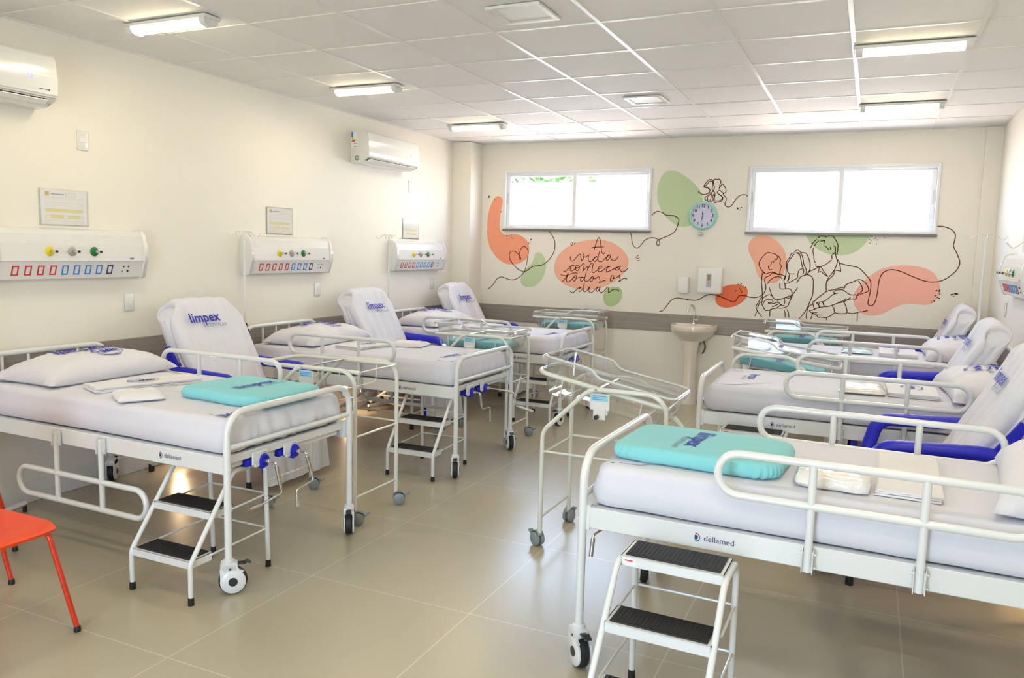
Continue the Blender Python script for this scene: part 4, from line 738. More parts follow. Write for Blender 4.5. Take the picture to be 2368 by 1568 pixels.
# ---------------------------------------------------------------- small teal bassinet mattresses
TG = 'teal covered bassinet mattresses'
def teal(loc, rot, label, L=0.66, Wd=0.40, th=0.062, seed=0.0):
    b = MB(); n = 150; hx, hy, cr = L/2, Wd/2, 0.085; rings = []
    def rr(k):
        a = 2*PI*k/n; c, s = math.cos(a), math.sin(a); e = 0.28
        x = hx*math.copysign(abs(c)**e, c); y = hy*math.copysign(abs(s)**e, s)
        return x, y
    prof = [(0.06, 0.0), (0.02, 0.002), (0.004, 0.012), (0.0, 0.03), (0.006, th-0.012), (0.018, th-0.003), (0.04, th), (0.10, th+0.002)]
    for ins, z in prof:
        ring = []
        for k in range(n):
            x, y = rr(k); d = Vector((x, y)).length
            f = 1-ins/0.5*1.6
            w = (0.006*noise.noise(Vector((x*16+seed, y*16, z*20))) + 0.004*math.sin(k*1.35+4*noise.noise(Vector((x*6, y*6, seed)))))*(1 if z < th*0.7 else 0.25)
            ring.append(b.bm.verts.new((x*f+w*x/d, y*f+w*y/d, z+(0.006*noise.noise(Vector((k*0.25, seed, 0))) if z < 0.015 else 0))))
        rings.append(ring)
    for A, B in zip(rings, rings[1:]):
        for k in range(n): b.bm.faces.new((A[k], A[(k+1) % n], B[(k+1) % n], B[k]))
    b.bm.faces.new(list(reversed(rings[0]))); last = rings[-1]
    for f in (0.75, 0.4):
        nr = [b.bm.verts.new((v.co.x*f, v.co.y*f, th+0.003+0.004*noise.noise(Vector((v.co.x*8+seed, v.co.y*8*f, 2))))) for v in last]
        for k in range(n): b.bm.faces.new((last[k], last[(k+1) % n], nr[(k+1) % n], nr[k]))
        last = nr
    b.bm.faces.new(last)
    o = b.build('bassinet_mattress', m_teal, None, smooth=1.2); o.location = loc; o.rotation_euler = rot
    tag(o, label, 'bassinet mattress', TG)
    limpex_on(o, 0.095, lambda q, c: (0.02-c, q, th+0.0065), 0)
    return o
teal((1.672, 2.345, MT+0.004), (0, 0, math.radians(-3)), 'teal covered small mattress lying on the foot of the nearest left bed', seed=1, L=0.60, Wd=0.46)
teal((4.01, 2.325, MT+0.004), (0, 0, math.radians(180-3)), 'teal covered small mattress lying on the foot of the nearest right bed', seed=2, L=0.64, Wd=0.46)
# ---------------------------------------------------------------- bassinets, local frame: open end of the holder at +x
def twin_caster(parent, x, y, ang, brake=True):
    b = MB()
    for s in (-1, 1): b.lathe([(0.0, -0.010), (0.024, -0.010), (0.030, -0.006), (0.031, 0.0), (0.030, 0.006), (0.024, 0.010), (0.0, 0.010)], (0.016, s*0.013, 0.031), 'Y', 20)
    b.tube(smooth_line([(-0.012, 0, 0.052), (0.0, 0, 0.066), (0.020, 0, 0.068), (0.040, 0, 0.058), (0.049, 0, 0.04)], 3), 0.016, 8, flat=0.22)
    b.cyl((0, 0, 0.05), (0, 0, 0.082), 0.008, 10)
    if brake: b.box((0.060, 0, 0.05), (0.03, 0.026, 0.006), 0.002, Matrix.Rotation(-0.5, 4, 'Y'), 1)
    o = b.build('caster', m_grey, parent, smooth=0.7); o.location = (x, y, 0); o.rotation_euler = (0, 0, ang); o.scale = (1.22, 1.22, 1.22); return o
def bassinet(loc, rz, label, tilt=0.0, basin=True, cast=(0.2, 0.3, 2.8, 0.4), group='bassinets beside the beds', far_flip=False, hi_open=False):
    r = empty('bassinet', loc, rz, label, 'bassinet', group)
    hy = 0.215; tr = 0.0125
    prof = [(0.327, 0.075), (0.327, 0.895), (0.0, 0.900), (-0.085, 0.895), (-0.330, 0.675), (-0.335, 0.075)]
    prof = [(0.327, 0.075), (0.327, 0.892), (-0.075, 0.892), (-0.333, 0.640), (-0.333, 0.075)]
    for s in (-1, 1):
        fl = -1 if (far_flip and s > 0) else 1
        b = MB(); b.tube(fillet([(fl*x, s*hy, z) for x, z in prof], [0, 0.10, 0.12, 0.10, 0], 8), tr, 12)
        b.build('side_frame', m_cream, r)
    for x in (-0.333, 0.327):
        for z in (0.515, 0.16): MB().tube([(x, -hy, z), (x, hy, z)], 0.006, 8).build('crossbar', m_cream, r)
    for s in (-1, 1): MB().tube([(-0.333, s*hy, 0.53), (0.327, s*hy, 0.53)], 0.006, 8).build('crossbar', m_cream, r)
    # tilting holder: U tube, end rod and wire cradles, in its own tilted frame about the pivot
    T = Matrix.Translation((0, 0, 0.885)) @ Matrix.Rotation(tilt, 4, 'Y')
    hw = 0.190
    b = MB(); b.tube(fillet([(0.345, -hw, 0), (-0.395, -hw, 0), (-0.395, hw, 0), (0.345, hw, 0)], 0.085, 8), tr, 12)
    b.tube([(0.335, -hw, 0), (0.335, hw, 0)], 0.005, 8)
    for x in (-0.24, 0.20): b.tube(fillet([(x, -hw, 0), (x, -hw+0.015, -0.115), (x, hw-0.015, -0.115), (x, hw, 0)], 0.03, 5), 0.0035, 8)
    b.xf(T); b.build('basin_holder', m_cream, r)
    b = MB(); b.cyl((-0.04, -hy-0.016, 0.892), (-0.04, hy+0.016, 0.892), 0.007, 12); b.build('pivot_bolt', m_chrome, r)
    b = MB(); b.b2((-0.075, -hy+0.002, 0.785), (0.03, -hy+0.008, 0.872), 0.003, 1); b.b2((-0.055, -hy-0.004, 0.735), (0.012, -hy+0.006, 0.80), 0.004, 1); b.b2((-0.02, -hy+0.004, 0.76), (0.02, -hy+0.03, 0.80), 0.003, 1)
    cl = b.build('tilt_lock', m_plastic, r, smooth=0.5)
    MB().b2((-0.068, -hy+0.0005, 0.832), (0.022, -hy+0.002, 0.866)).build('blue_label', mat('pale_blue_label', (0.35, 0.68, 0.74), 0.4, var=0.1, vscale=60), cl, smooth=0)
    b = MB()
    for q in range(3): b.b2((-0.06, -hy-0.0006, 0.858-0.009*q), (0.012-0.01*q, -hy+0.0005, 0.861-0.009*q))
    b.build('label_print', m_skyblue, cl, smooth=0)
    b = MB(); b.lathe([(0.004, -0.03), (0.012, -0.028), (0.012, -0.014), (0.006, -0.010), (0.005, 0.0)], (-0.03, -hy-0.002, 0.752), 'Y', 12); b.build('lock_knob', m_black, cl)
    for (x, y), a in zip(((-0.333, -hy), (0.327, -hy), (0.327, hy), (-0.333, hy)), cast): twin_caster(r, x, y, a)
    if basin:
        # clear tray: tapered walls, stepped flared rim higher at the closed (head) end
        n = 128; e = 0.22
        def rim_z(x): 
            s_ = 1/(1+math.exp((-x+0.065 if hi_open else x+0.065)/0.012)); return 0.052+0.040*s_
        def rr(k, hx, hy_): return rrect(k/n, hx, hy_, 0.055)
        b = MB(); rings = []
        lay = [(0.300, 0.135, -0.118, 0), (0.322, 0.152, -0.113, 0), (0.332, 0.160, -0.098, 0), (0.350, 0.172, 0, 0), (0.356, 0.180, 0, 1)]
        for hx, hyy, z, top in lay:
            ring = []
            for k in range(n):
                x, y = rr(k, hx, hyy); zz = rim_z(x) if top else z
                ring.append(b.bm.verts.new((x-0.01, y, zz)))
            rings.append(ring)
        ring = []
        for k in range(n):
            x, y = rr(k, 0.378, 0.202); ring.append(b.bm.verts.new((x-0.01, y, rim_z(x)-0.002)))
        rings.append(ring)
        ring = []
        for k in range(n):
            x, y = rr(k, 0.384, 0.207); ring.append(b.bm.verts.new((x-0.01, y, rim_z(x)-0.018)))
        rings.append(ring)
        for A, B in zip(rings, rings[1:]):
            for k in range(n): b.bm.faces.new((A[k], A[(k+1) % n], B[(k+1) % n], B[k]))
        b.bm.faces.new(rings[0])
        bmesh.ops.recalc_face_normals(b.bm, faces=b.bm.faces[:])
        bmesh.ops.solidify(b.bm, geom=b.bm.faces[:], thickness=0.003)
        b.xf(T); o = b.build('clear_basin', m_acryl, r, smooth=0.9, recalc=True)
        b = MB(); pts = []
        for k in range(n):
            x, y = rr(k, 0.368, 0.192); pts.append(T @ Vector((x-0.01, y, rim_z(x)+0.0005)))
        b.tube(pts, 0.007, 8, closed=True, flat=1.0); b.build('basin_rim', m_acrim, o)
    return r
LF = lambda s: s
bassinet((1.63, 3.065, 0), 0, 'cream bassinet frame without basin, standing between the nearest and middle left beds', basin=False, cast=(0.5, 0.62, 0.6, 0.5))
bassinet((1.615, 5.145, 0), 0, 'clear bassinet with teal mattress between the middle and far left beds', cast=(0.5, 0.6, 0.6, 0.5))
bassinet((1.645, 7.21, 0), 0, 'clear bassinet with teal mattress against the window wall, left of the sink', hi_open=True, cast=(0.5, 0.6, 0.6, 0.5))
bassinet((3.355, 3.275, 0), 0.0, 'empty tilted clear bassinet standing in the aisle in front of the middle right bed', tilt=math.radians(10.5), cast=(2.6, 0.3, 0.2, 1.4), far_flip=True)
bassinet((4.02, 5.25, 0), PI, 'tilted clear bassinet with teal mattress between the middle and far right beds', tilt=math.radians(-7.5), hi_open=True, cast=(0.5, 0.6, 0.6, 0.5))
bassinet((4.02, 7.235, 0), PI, 'level clear bassinet with teal mattress against the wall under the painted family', hi_open=True, cast=(0.5, 0.6, 0.6, 0.5))
teal((1.605, 5.145, 0.772), (0, 0, 0), 'teal covered mattress inside the clear bassinet behind the middle left bed', seed=3, L=0.60, Wd=0.29)
teal((1.635, 7.21, 0.772), (0, 0, 0), 'teal covered mattress inside the bassinet left of the sink', seed=4, L=0.60, Wd=0.29)
T_ = Matrix.Translation((4.02, 5.25, 0.885)) @ Matrix.Rotation(PI, 4, 'Z') @ Matrix.Rotation(math.radians(-7.5), 4, 'Y')
p = T_ @ Vector((-0.01, 0, -0.112)); o = teal(p, (0, 0, 0), 'teal covered mattress inside the tilted right bassinet', seed=5, L=0.60, Wd=0.29)
o.rotation_euler = T_.to_euler()
teal((4.03, 7.235, 0.772), (0, 0, PI), 'teal covered mattress inside the bassinet under the painted family', seed=6, L=0.60, Wd=0.29)
# ---------------------------------------------------------------- slipcovered recliners; local frame: wall behind at x=0, seat faces +x
def recliner(loc, rz, label, yaw_logo=True, W2=0.315, seed=0.0, tdy=0.0, tdz=0.0):
    r = empty('recliner', loc, rz, label, 'recliner', 'slipcovered blue recliners between the beds')
    base, top = Vector((0.60, 0, 0.47)), Vector((0.235, 0, 1.17)); ax = (top-base).normalized(); nr = Vector((ax.z, 0, -ax.x)); L = (top-base).length
    # backrest core
    b = MB(); M = Matrix((( -nr.x, 0, ax.x, 0), (0, 1, 0, 0), (-nr.z, 0, ax.z, 0), (0, 0, 0, 1)))
    Mb = Matrix.Translation((base+top)/2-nr*0.05) @ M
    b.box((0, 0, -0.06), (0.07, 2*W2-0.07, L-0.22), 0.03, None, 3); b.xf(Mb); b.build('backrest', m_blue, r)
    b = MB(); b.b2((0.38, -W2+0.03, 0.38), (0.98, W2-0.03, 0.475), 0.03, 3); b.build('seat', m_blue, r)
    b = MB(); b.box((1.02, 0, 0.27), (0.06, 2*W2-0.08, 0.36), 0.02, Matrix.Rotation(-0.12, 4, 'Y'), 2); b.build('leg_rest', m_blue, r)
    # slipcover over the back, the seat and the leg rest: one draped sheet
    b = MB(); nu, nv = 70, 60
    path = [(-0.115, 0.52, 0), (-0.125, 0.0, 0)]
    def hood(u, v):
        # u: around from the rear hem over the top edge to the seat front; v: across
        y = (v*2-1); s_ = abs(y)
        return y, s_
    sec = [Vector((0.300, 0, 0.76)), Vector((0.185, 0, 1.0)), Vector((0.130, 0, 1.13)), Vector((0.150, 0, 1.185)), Vector((0.215, 0, 1.20)), Vector((0.262, 0, 1.165)), Vector((0.295, 0, 1.09)),
           Vector((0.36, 0, 0.96)), Vector((0.45, 0, 0.79)), Vector((0.53, 0, 0.63)), Vector((0.60, 0, 0.525)), Vector((0.68, 0, 0.492)), Vector((0.85, 0, 0.488)), Vector((1.00, 0, 0.484)),
           Vector((1.065, 0, 0.46)), Vector((1.085, 0, 0.38)), Vector((1.10, 0, 0.24)), Vector((1.115, 0, 0.10)), Vector((1.12, 0, 0.045))]
    sec = smooth_line(sec, 5); ns = len(sec)-1
    wid = lambda z_, i: W2*(1.0 if i > ns*0.42 else 1.0)
    V = []
    for i, c in enumerate(sec):
        f = i/ns; row = []
        dx = (sec[min(i+1, ns)]-sec[max(i-1, 0)]).normalized(); nn = Vector((dx.z*-1, 0, dx.x)); 
        if nn.dot(Vector((1, 0, 1))) < 0 and f > 0.2: nn = -nn
        if f < 0.2: nn = Vector((-0.88, 0, -0.47))
        back = f < 0.56
        w2 = W2*(0.97 if back else 0.93)
        hemdrop = 0.085 if back else 0.06
        if back and c.z > 1.02: hemdrop *= max(0.12, 1-(c.z-1.02)/0.15)
        for j in range(nv+1):
            v = j/nv*2-1; s_ = abs(v)
            cut = 0.80
            if s_ < cut:
                y = w2*v/cut; off = 0.0
            else:
                q = (s_-cut)/(1-cut); y = math.copysign(w2+0.012*math.sin(q*PI), v); off = -hemdrop*q*(0.75+0.5*noise.noise(Vector((f*9, seed, v))))
            # rounded corners of the back top
            if back and c.z > 1.05: 
                k = (c.z-1.05)/0.14; y *= 1-0.24*min(1, max(0, k))**2*min(1, s_*1.3); 
            wr = 0.014*noise.noise(Vector((y*11+f*3, f*4+seed, 0)))+(0.013*math.sin(y*42+f*6+seed)*noise.noise(Vector((f*4, y*3, seed))))
            if f > 0.8: wr += 0.02*noise.noise(Vector((y*9, f*6, seed)))
            dz = -0.055*max(0, s_-0.55)**2/0.2025*min(1, max(0, (c.z-1.0)/0.15)) if back else 0.0
            pnt = Vector((c.x, y, c.z+dz))+nn*(0.006+wr+off)
            pnt.z = max(pnt.z, 0.03)
            row.append(b.bm.verts.new(pnt))
        V.append(row)
    for i in range(ns):
        for j in range(nv): b.bm.faces.new((V[i][j], V[i+1][j], V[i+1][j+1], V[i][j+1]))
    # side gussets closing the hood between rear and front sheets
    it = max(range(ns+1), key=lambda q: sec[q].z)
    for col in (0, nv):
        prev = None
        for i in range(0, it+1):
            fi = min(range(it, int(ns*0.56)), key=lambda q: abs(sec[q].z-sec[i].z))
            A, B = V[i][col], V[fi][col]; md = b.bm.verts.new((A.co+B.co)/2+Vector((0, (0.012 if col else -0.012), 0)))
            cur = (A, md, B)
            if prev:
                for q in range(2):
                    vs = [prev[q], prev[q+1], cur[q+1], cur[q]]
                    vs2 = []
                    for v in vs:
                        if v not in vs2: vs2.append(v)
                    if len(vs2) >= 3:
                        try: b.bm.faces.new(vs2)
                        except ValueError: pass
            prev = cur
    P3 = [[v.co.copy() for v in row] for row in V]
    cov = b.build('slipcover', m_cover, r, smooth=1.4, recalc=True)
    def fn(a, c):
        # a across, c up along the back face; centred on the logo position
        t0 = base+ax*(L*0.66+c); y = a
        # nearest surface sample
        i = min(range(len(sec)), key=lambda q: (sec[q]-Vector((t0.x, 0, t0.z))).length if q > ns*0.25 and q < ns*0.6 else 9)
        j = int(round(((y/(W2*0.97))*0.80+1)/2*nv)); j = max(0, min(nv, j)); s0 = P3[i][j]
        n_ = Vector((ax.z, 0, -ax.x)); d = (s0-t0).dot(n_)
        return Vector((t0.x, y, t0.z))+n_*(d+0.012)
    fn2 = lambda a, c: (lambda t0: Vector((t0.x, a+tdy, t0.z))+nr*0.040)(base+ax*(L*0.80+c+tdz))
    limpex_on(cov, 0.100, fn2, 0)
    # padded arms
    for s in (-1, 1):
        b = MB(); y = s*(W2+0.035)
        b.tube(fillet([(0.33, y, 0.70), (0.42, y, 0.725), (0.80, y, 0.722), (0.915, y, 0.44)], [0, 0.1, 0.11, 0], 8), [0.034]*40, 14) if False else b.tube(fillet([(0.31, y, 0.72), (0.45, y, 0.735), (0.855, y, 0.718), (0.925, y, 0.45)], [0, 0.1, 0.09, 0], 8), 0.038, 14, flat=0.95)
        b.build('armrest', m_blue, r)
        b = MB(); b.prism([(0.47, 0.44), (0.60, 0.44), (0.42, 0.72), (0.30, 0.90), (0.27, 0.88)], y-0.012 if s > 0 else y-0.012, y+0.012, 'Y'); b.build('side_panel', m_blue, r)
    b = MB()
    for s in (-1, 1):
        y = s*(W2-0.005)
        b.tube([(0.94, y, 0.05), (0.94, y, 0.46)], 0.014, 10); b.tube([(0.055, y, 0.04), (0.62, y, 0.42)], 0.014, 10)
        b.tube([(0.45, y, 0.40), (0.95, y, 0.40)], 0.012, 10); b.tube([(0.20, y, 0.13), (0.94, y, 0.13)], 0.009, 8)
    b.tube([(0.94, -W2, 0.20), (0.94, W2, 0.20)], 0.010, 8); b.tube([(0.16, -W2, 0.11), (0.16, W2, 0.11)], 0.010, 8)
    fr = b.build('frame', m_white, r)
    for s in (-1, 1):
        for x in (0.94, 0.06):
            MB().lathe([(0.018, 0.0), (0.020, 0.004), (0.018, 0.05), (0.014, 0.052)], (x, s*(W2-0.005), 0), 'Z', 14).build('rubber_foot', m_black, r)
    return r
def r_cov(o): return o
recliner((0.03, 3.37, 0), 0.0, 'blue recliner in white printed slipcover, nearest on the left, tallest in the photo', seed=1, tdy=-0.065, tdz=0.03)
recliner((0.03, 5.37, 0), 0.0, 'blue recliner in white printed slipcover between the middle and far left beds', seed=2)
recliner((0.03, 7.15, 0), 0.0, 'blue recliner in white printed slipcover in the far left corner', W2=0.29, seed=3)
recliner((5.51, 3.63, 0), PI, 'blue recliner in white slipcover at the right edge, behind the nearest right bed', seed=4)
recliner((5.55, 5.49, 0), PI, 'blue recliner in white printed slipcover between the middle and far right beds', seed=5)
recliner((5.55, 7.37, 0), PI, 'blue recliner in white printed slipcover in the far right corner', W2=0.29, seed=6)
# ---------------------------------------------------------------- step stools; local: front legs at y=0, steps rise toward +y
m_tread = mat('ribbed_black_rubber', (0.014, 0.014, 0.016), 0.6, bump=1.0, bscale=120, var=0.1, stretch=(1, 0.12, 1))
def stool(loc, rz, label, sticker=False):
    r = empty('step_stool', loc, rz, label, 'step stool', 'two-tread step stools beside the beds')
    w = 0.182
    for s in (-1, 1):
        b = MB(); x = s*w
        b.tube(fillet([(x, 0.0, 0.03), (x, 0.0, 0.185), (x, 0.265, 0.545), (x, 0.475, 0.545), (x, 0.49, 0.03)], [0, 0.06, 0.07, 0.06, 0], 6), 0.0115, 12)
        b.build('side_frame', m_white, r)
        for y in (0.0, 0.49): MB().lathe([(0.013, 0.0), (0.014, 0.003), (0.013, 0.035), (0.011, 0.036)], (x, y, 0), 'Z', 12).build('rubber_foot', m_black, r)
    for (y0, y1, z) in ((0.0, 0.135, 0.198), (0.125, 0.265, 0.385), (0.275, 0.435, 0.562)):
        b = MB(); hw = w-0.006
        b.b2((-hw, y0, z-0.036), (hw, y0+0.003, z), 0.001, 1); b.b2((-hw, y0, z-0.003), (hw, y1, z)); b.b2((-hw, y0, z-0.036), (-hw+0.003, y1, z)); b.b2((hw-0.003, y0, z-0.036), (hw, y1, z)); b.b2((-hw, y1-0.003, z-0.036), (hw, y1, z))
        st = b.build('step', m_white, r, smooth=0)
        b = MB(); b.b2((-hw+0.014, y0+0.010, z), (hw-0.014, y1-0.006, z+0.005), 0.0018, 1)
        for q in range(22):
            xx = -hw+0.026+q*(2*hw-0.052)/21; b.b2((xx-0.003, y0+0.018, z+0.0045), (xx+0.003, y1-0.014, z+0.0062))
        b.build('rubber_tread', m_tread, st, smooth=0)
    b = MB()
    for z in (0.20, 0.375):
        b.tube([(-w, 0.488, z), (w, 0.488, z)], 0.005, 8)
        for s in (-1, 1): b.tube([(s*w, 0.488, z), (s*w, 0.12 if z < 0.3 else 0.25, z-0.01)], 0.005, 8)
    b.build('brace', m_white, r)
    MB().b2((-w+0.012, 0.2735, 0.530), (-w+0.062, 0.2745, 0.556)).build('paper_sticker', m_matte, r, smooth=0)
    b = MB(); b.b2((-w+0.022, 0.2725, 0.546), (-w+0.050, 0.2735, 0.550)); b.build('sticker_print', m_red, r, smooth=0)
stool((1.745, 1.680, 0), 0.0, 'white step stool with black treads standing by the nearest left bed')
stool((1.735, 3.800, 0), 0.02, 'white step stool with black treads half under the middle left bed')
stool((1.790, 5.820, 0), 0.0, 'white step stool with black treads by the far left bed, smallest in the photo')
stool((4.010, 1.500, 0), -0.03, 'white step stool with black treads in front of the nearest right bed')
stool((3.985, 3.700, 0), 0.0, 'white step stool mostly hidden behind the nearest right bed, under the middle right bed')
# ---------------------------------------------------------------- IV poles
def iv_pole(loc, rz, top, label, legs=4, a0=0.35, hook_rz=0.0, ll=0.24):
    r = empty('iv_pole', loc, rz, label, 'iv pole', 'IV drip poles')
    b = MB(); b.tube([(0, 0, 0.06), (0, 0, 0.98)], 0.0125, 12); b.build('lower_pole', m_white, r)
    b = MB(); b.tube([(0, 0, 0.96), (0, 0, top)], 0.009, 12); up = b.build('upper_pole', m_white, r)
    b = MB(); b.lathe([(0.014, 0.975), (0.016, 0.98), (0.016, 0.99), (0.013, 0.995)], (0, 0, 0), 'Z', 14); b.build('collar', m_black, r)
    b = MB(); b.cyl((0, -0.012, 0.935), (0, -0.04, 0.935), 0.004, 8); k = b.build('clamp_screw', m_chrome, r)
    b = MB(); b.lathe([(0.010, -0.04), (0.024, -0.045), (0.026, -0.058), (0.020, -0.072), (0.006, -0.074)], (0, 0, 0.935), 'Y', 8); b.build('clamp_knob', m_black, r)
    b = MB()
    for a in (0, PI/2):
        c, s = math.cos(a+hook_rz), math.sin(a+hook_rz)
        P = [(-0.135, -0.0), (-0.12, -0.018), (-0.105, -0.028), (-0.085, -0.016), (-0.062, 0.004), (-0.045, 0.008), (0.045, 0.008), (0.062, 0.004), (0.085, -0.016), (0.105, -0.028), (0.12, -0.018), (0.135, 0.0)]
        b.tube([(x*c, x*s, top+z) for x, z in smooth_line([Vector((q[0], q[1], 0)) for q in P], 2) and [(v.x, v.y) for v in smooth_line([Vector((q[0], q[1], 0)) for q in P], 2)]], 0.0032, 6)
    b.build('hooks', m_cream, r)
    b = MB()
    for q in range(legs):
        a = 2*PI*q/legs+a0; b.tube([(0, 0, 0.055), (ll*math.cos(a), ll*math.sin(a), 0.05)], 0.018, 4)
    b.build('base', m_white, r, smooth=0)
    for q in range(legs):
        a = 2*PI*q/legs+a0; MB().lathe([(0.010, 0.0), (0.012, 0.004), (0.012, 0.035)], ((ll-0.005)*math.cos(a), (ll-0.005)*math.sin(a), 0), 'Z', 10).build('rubber_foot', m_black, r)
iv_pole((0.27, 3.79, 0), 0.9, 1.675, 'slim white IV pole between the left recliner and the middle bed', hook_rz=-0.6)
iv_pole((0.27, 5.74, 0), 0.9, 1.70, 'slim white IV pole before the far left wall panel', hook_rz=-0.6)
iv_pole((0.25, 1.78, 0), 0.0, 1.68, 'white IV pole beyond the left edge, only its base foot showing behind the orange chairs', legs=2, a0=1.87, ll=0.36)
iv_pole((5.30, 5.86, 0), PI-0.3, 1.785, 'slim white IV pole before the right end of the window wall', hook_rz=0.3)
iv_pole((5.32, 4.0, 0), PI-0.3, 1.70, 'white IV pole at the right edge, its black knob beside the recliner', hook_rz=0.3)
# ---------------------------------------------------------------- medical head wall panels; local: wall plane x=0, centre y=0
def head_panel(loc, rz, label, nred, nblue, flipn=1):
    r = empty('bedhead_panel', loc, rz, label, 'wall panel', 'medical gas and socket panels above the beds')
    hl = 0.525
    prof = [(0.0, 0.158), (0.035, 0.156), (0.060, 0.145), (0.080, 0.120), (0.092, 0.066), (0.097, 0.062), (0.102, -0.040), (0.098, -0.044), (0.066, -0.146), (0.055, -0.152), (0.0, -0.152)]
    b = MB(); b.prism(prof, -hl+0.04, hl-0.04, 'Y'); b.build('body', m_plastic, r, smooth=0.45)
    for s in (-1, 1):
        b = MB(); p2 = [(x*1.08+(0.002 if x > 0 else 0), z*1.04) for x, z in prof]; p3 = [(x*0.86, z*0.90) for x, z in prof]
        n0 = [b.bm.verts.new((x, s*(hl-0.04), z)) for x, z in p2]; n1 = [b.bm.verts.new((x, s*(hl-0.012), z)) for x, z in p2]; n2 = [b.bm.verts.new((x, s*hl, z)) for x, z in p3]
        k = len(p2)
        for A, B in ((n0, n1), (n1, n2)):
            for i in range(k): b.bm.faces.new((A[i], A[(i+1) % k], B[(i+1) % k], B[i]))
        b.bm.faces.new(n0); b.bm.faces.new(n2); b.build('end_cap', m_plastic, r, smooth=0.9)
    MB().b2((0.0905, -hl+0.05, 0.0632), (0.0945, hl-0.05, 0.0650)).build('seam', m_greymetal, r, smooth=0)
    MB().b2((0.0998, -hl+0.05, -0.0435), (0.1025, hl-0.05, -0.0418)).build('seam', m_greymetal, r, smooth=0)
    for q, (mm, yy) in enumerate(((m_yellow, -0.180), (m_silver, -0.035), (m_green, 0.115))):
        b = MB(); b.lathe([(0.0, 0.098), (0.029, 0.098), (0.030, 0.102), (0.024, 0.108), (0.011, 0.110)], (0, yy, 0.018), 'X', 22); o = b.build('gas_outlet', mm, r)
        b = MB(); b.cyl((0.106, yy, 0.018), (0.125, yy, 0.018), 0.010, 12); b.cyl((0.125, yy, 0.018), (0.160, yy, 0.018), 0.0075, 12); b.build('outlet_nozzle', m_chrome, o)
        MB().cyl((0.160, yy, 0.018), (0.166, yy, 0.018), 0.008, 12).build('nozzle_tip', m_dark, o)
    # socket row on the sloping lower face
    a0, a1 = Vector((0.0985, 0, -0.046)), Vector((0.066, 0, -0.146)); d = (a1-a0).normalized(); nrm = Vector((-d.z, 0, d.x)); nrm = nrm if nrm.x > 0 else -nrm
    cols = [m_red]*nred+[m_skyblue]*nblue+[m_purple]
    for i, mm in enumerate(cols):
        y = -0.385+0.0775*i; cc = (a0+a1)/2; hh, ww, t_ = 0.030, 0.020, 0.0075
        def pt(a, c, h=0.002): q = cc+d*c+nrm*h; return Vector((q.x, y+a, q.z))
        b = MB()
        for (p0, p1, q0, q1) in ((-ww, ww, -hh, -hh+t_), (-ww, ww, hh-t_, hh), (-ww, -ww+t_, -hh+t_, hh-t_), (ww-t_, ww, -hh+t_, hh-t_)):
            vs = [b.bm.verts.new(pt(a, c, h)) for h in (0.0, 0.0022) for a, c in ((p0, q0), (p1, q0), (p1, q1), (p0, q1))]
            b.bm.faces.new(vs[4:]); b.bm.faces.new(vs[:4][::-1])
            for k in range(4): b.bm.faces.new((vs[k], vs[(k+1) % 4], vs[4+(k+1) % 4], vs[4+k]))
        o = b.build('socket_frame', mm, r, smooth=0)
        b = MB(); vs = [b.bm.verts.new(pt(a, c, 0.0015)) for a, c in ((-0.012, -0.022), (0.012, -0.022), (0.012, 0.022), (-0.012, 0.022))]; b.bm.faces.new(vs); b.build('socket_face', m_cream, o, smooth=0)
    b = MB()
    for a, c, rr_ in ((0.335, -0.018, 0.005), (0.372, -0.018, 0.005), (0.370, 0.012, 0.007), (0.332, 0.014, 0.003)):
        q = (a0+a1)/2+d*c; b.cyl(Vector((q.x, a, q.z)), Vector((q.x, a, q.z))+nrm*0.003, rr_, 10)
    b.build('signal_jack', m_dark, r)
    MB().b2((0.1022, 0.375, -0.032), (0.1032, 0.405, -0.020)).build('maker_plate', m_inkgrey, r, smooth=0)
    return r
head_panel((0, 2.552, 1.503), 0, 'white medical gas panel nearest the camera on the left wall', 4, 4)
head_panel((0, 4.560, 1.503), 0, 'white medical gas panel in the middle of the left wall', 5, 3)
head_panel((0, 6.655, 1.503), 0, 'white medical gas panel farthest along the left wall', 4, 4)
head_panel((W_, 5.92, 1.503), PI, 'white medical gas panel on the right wall, cut by the right edge', 4, 4)
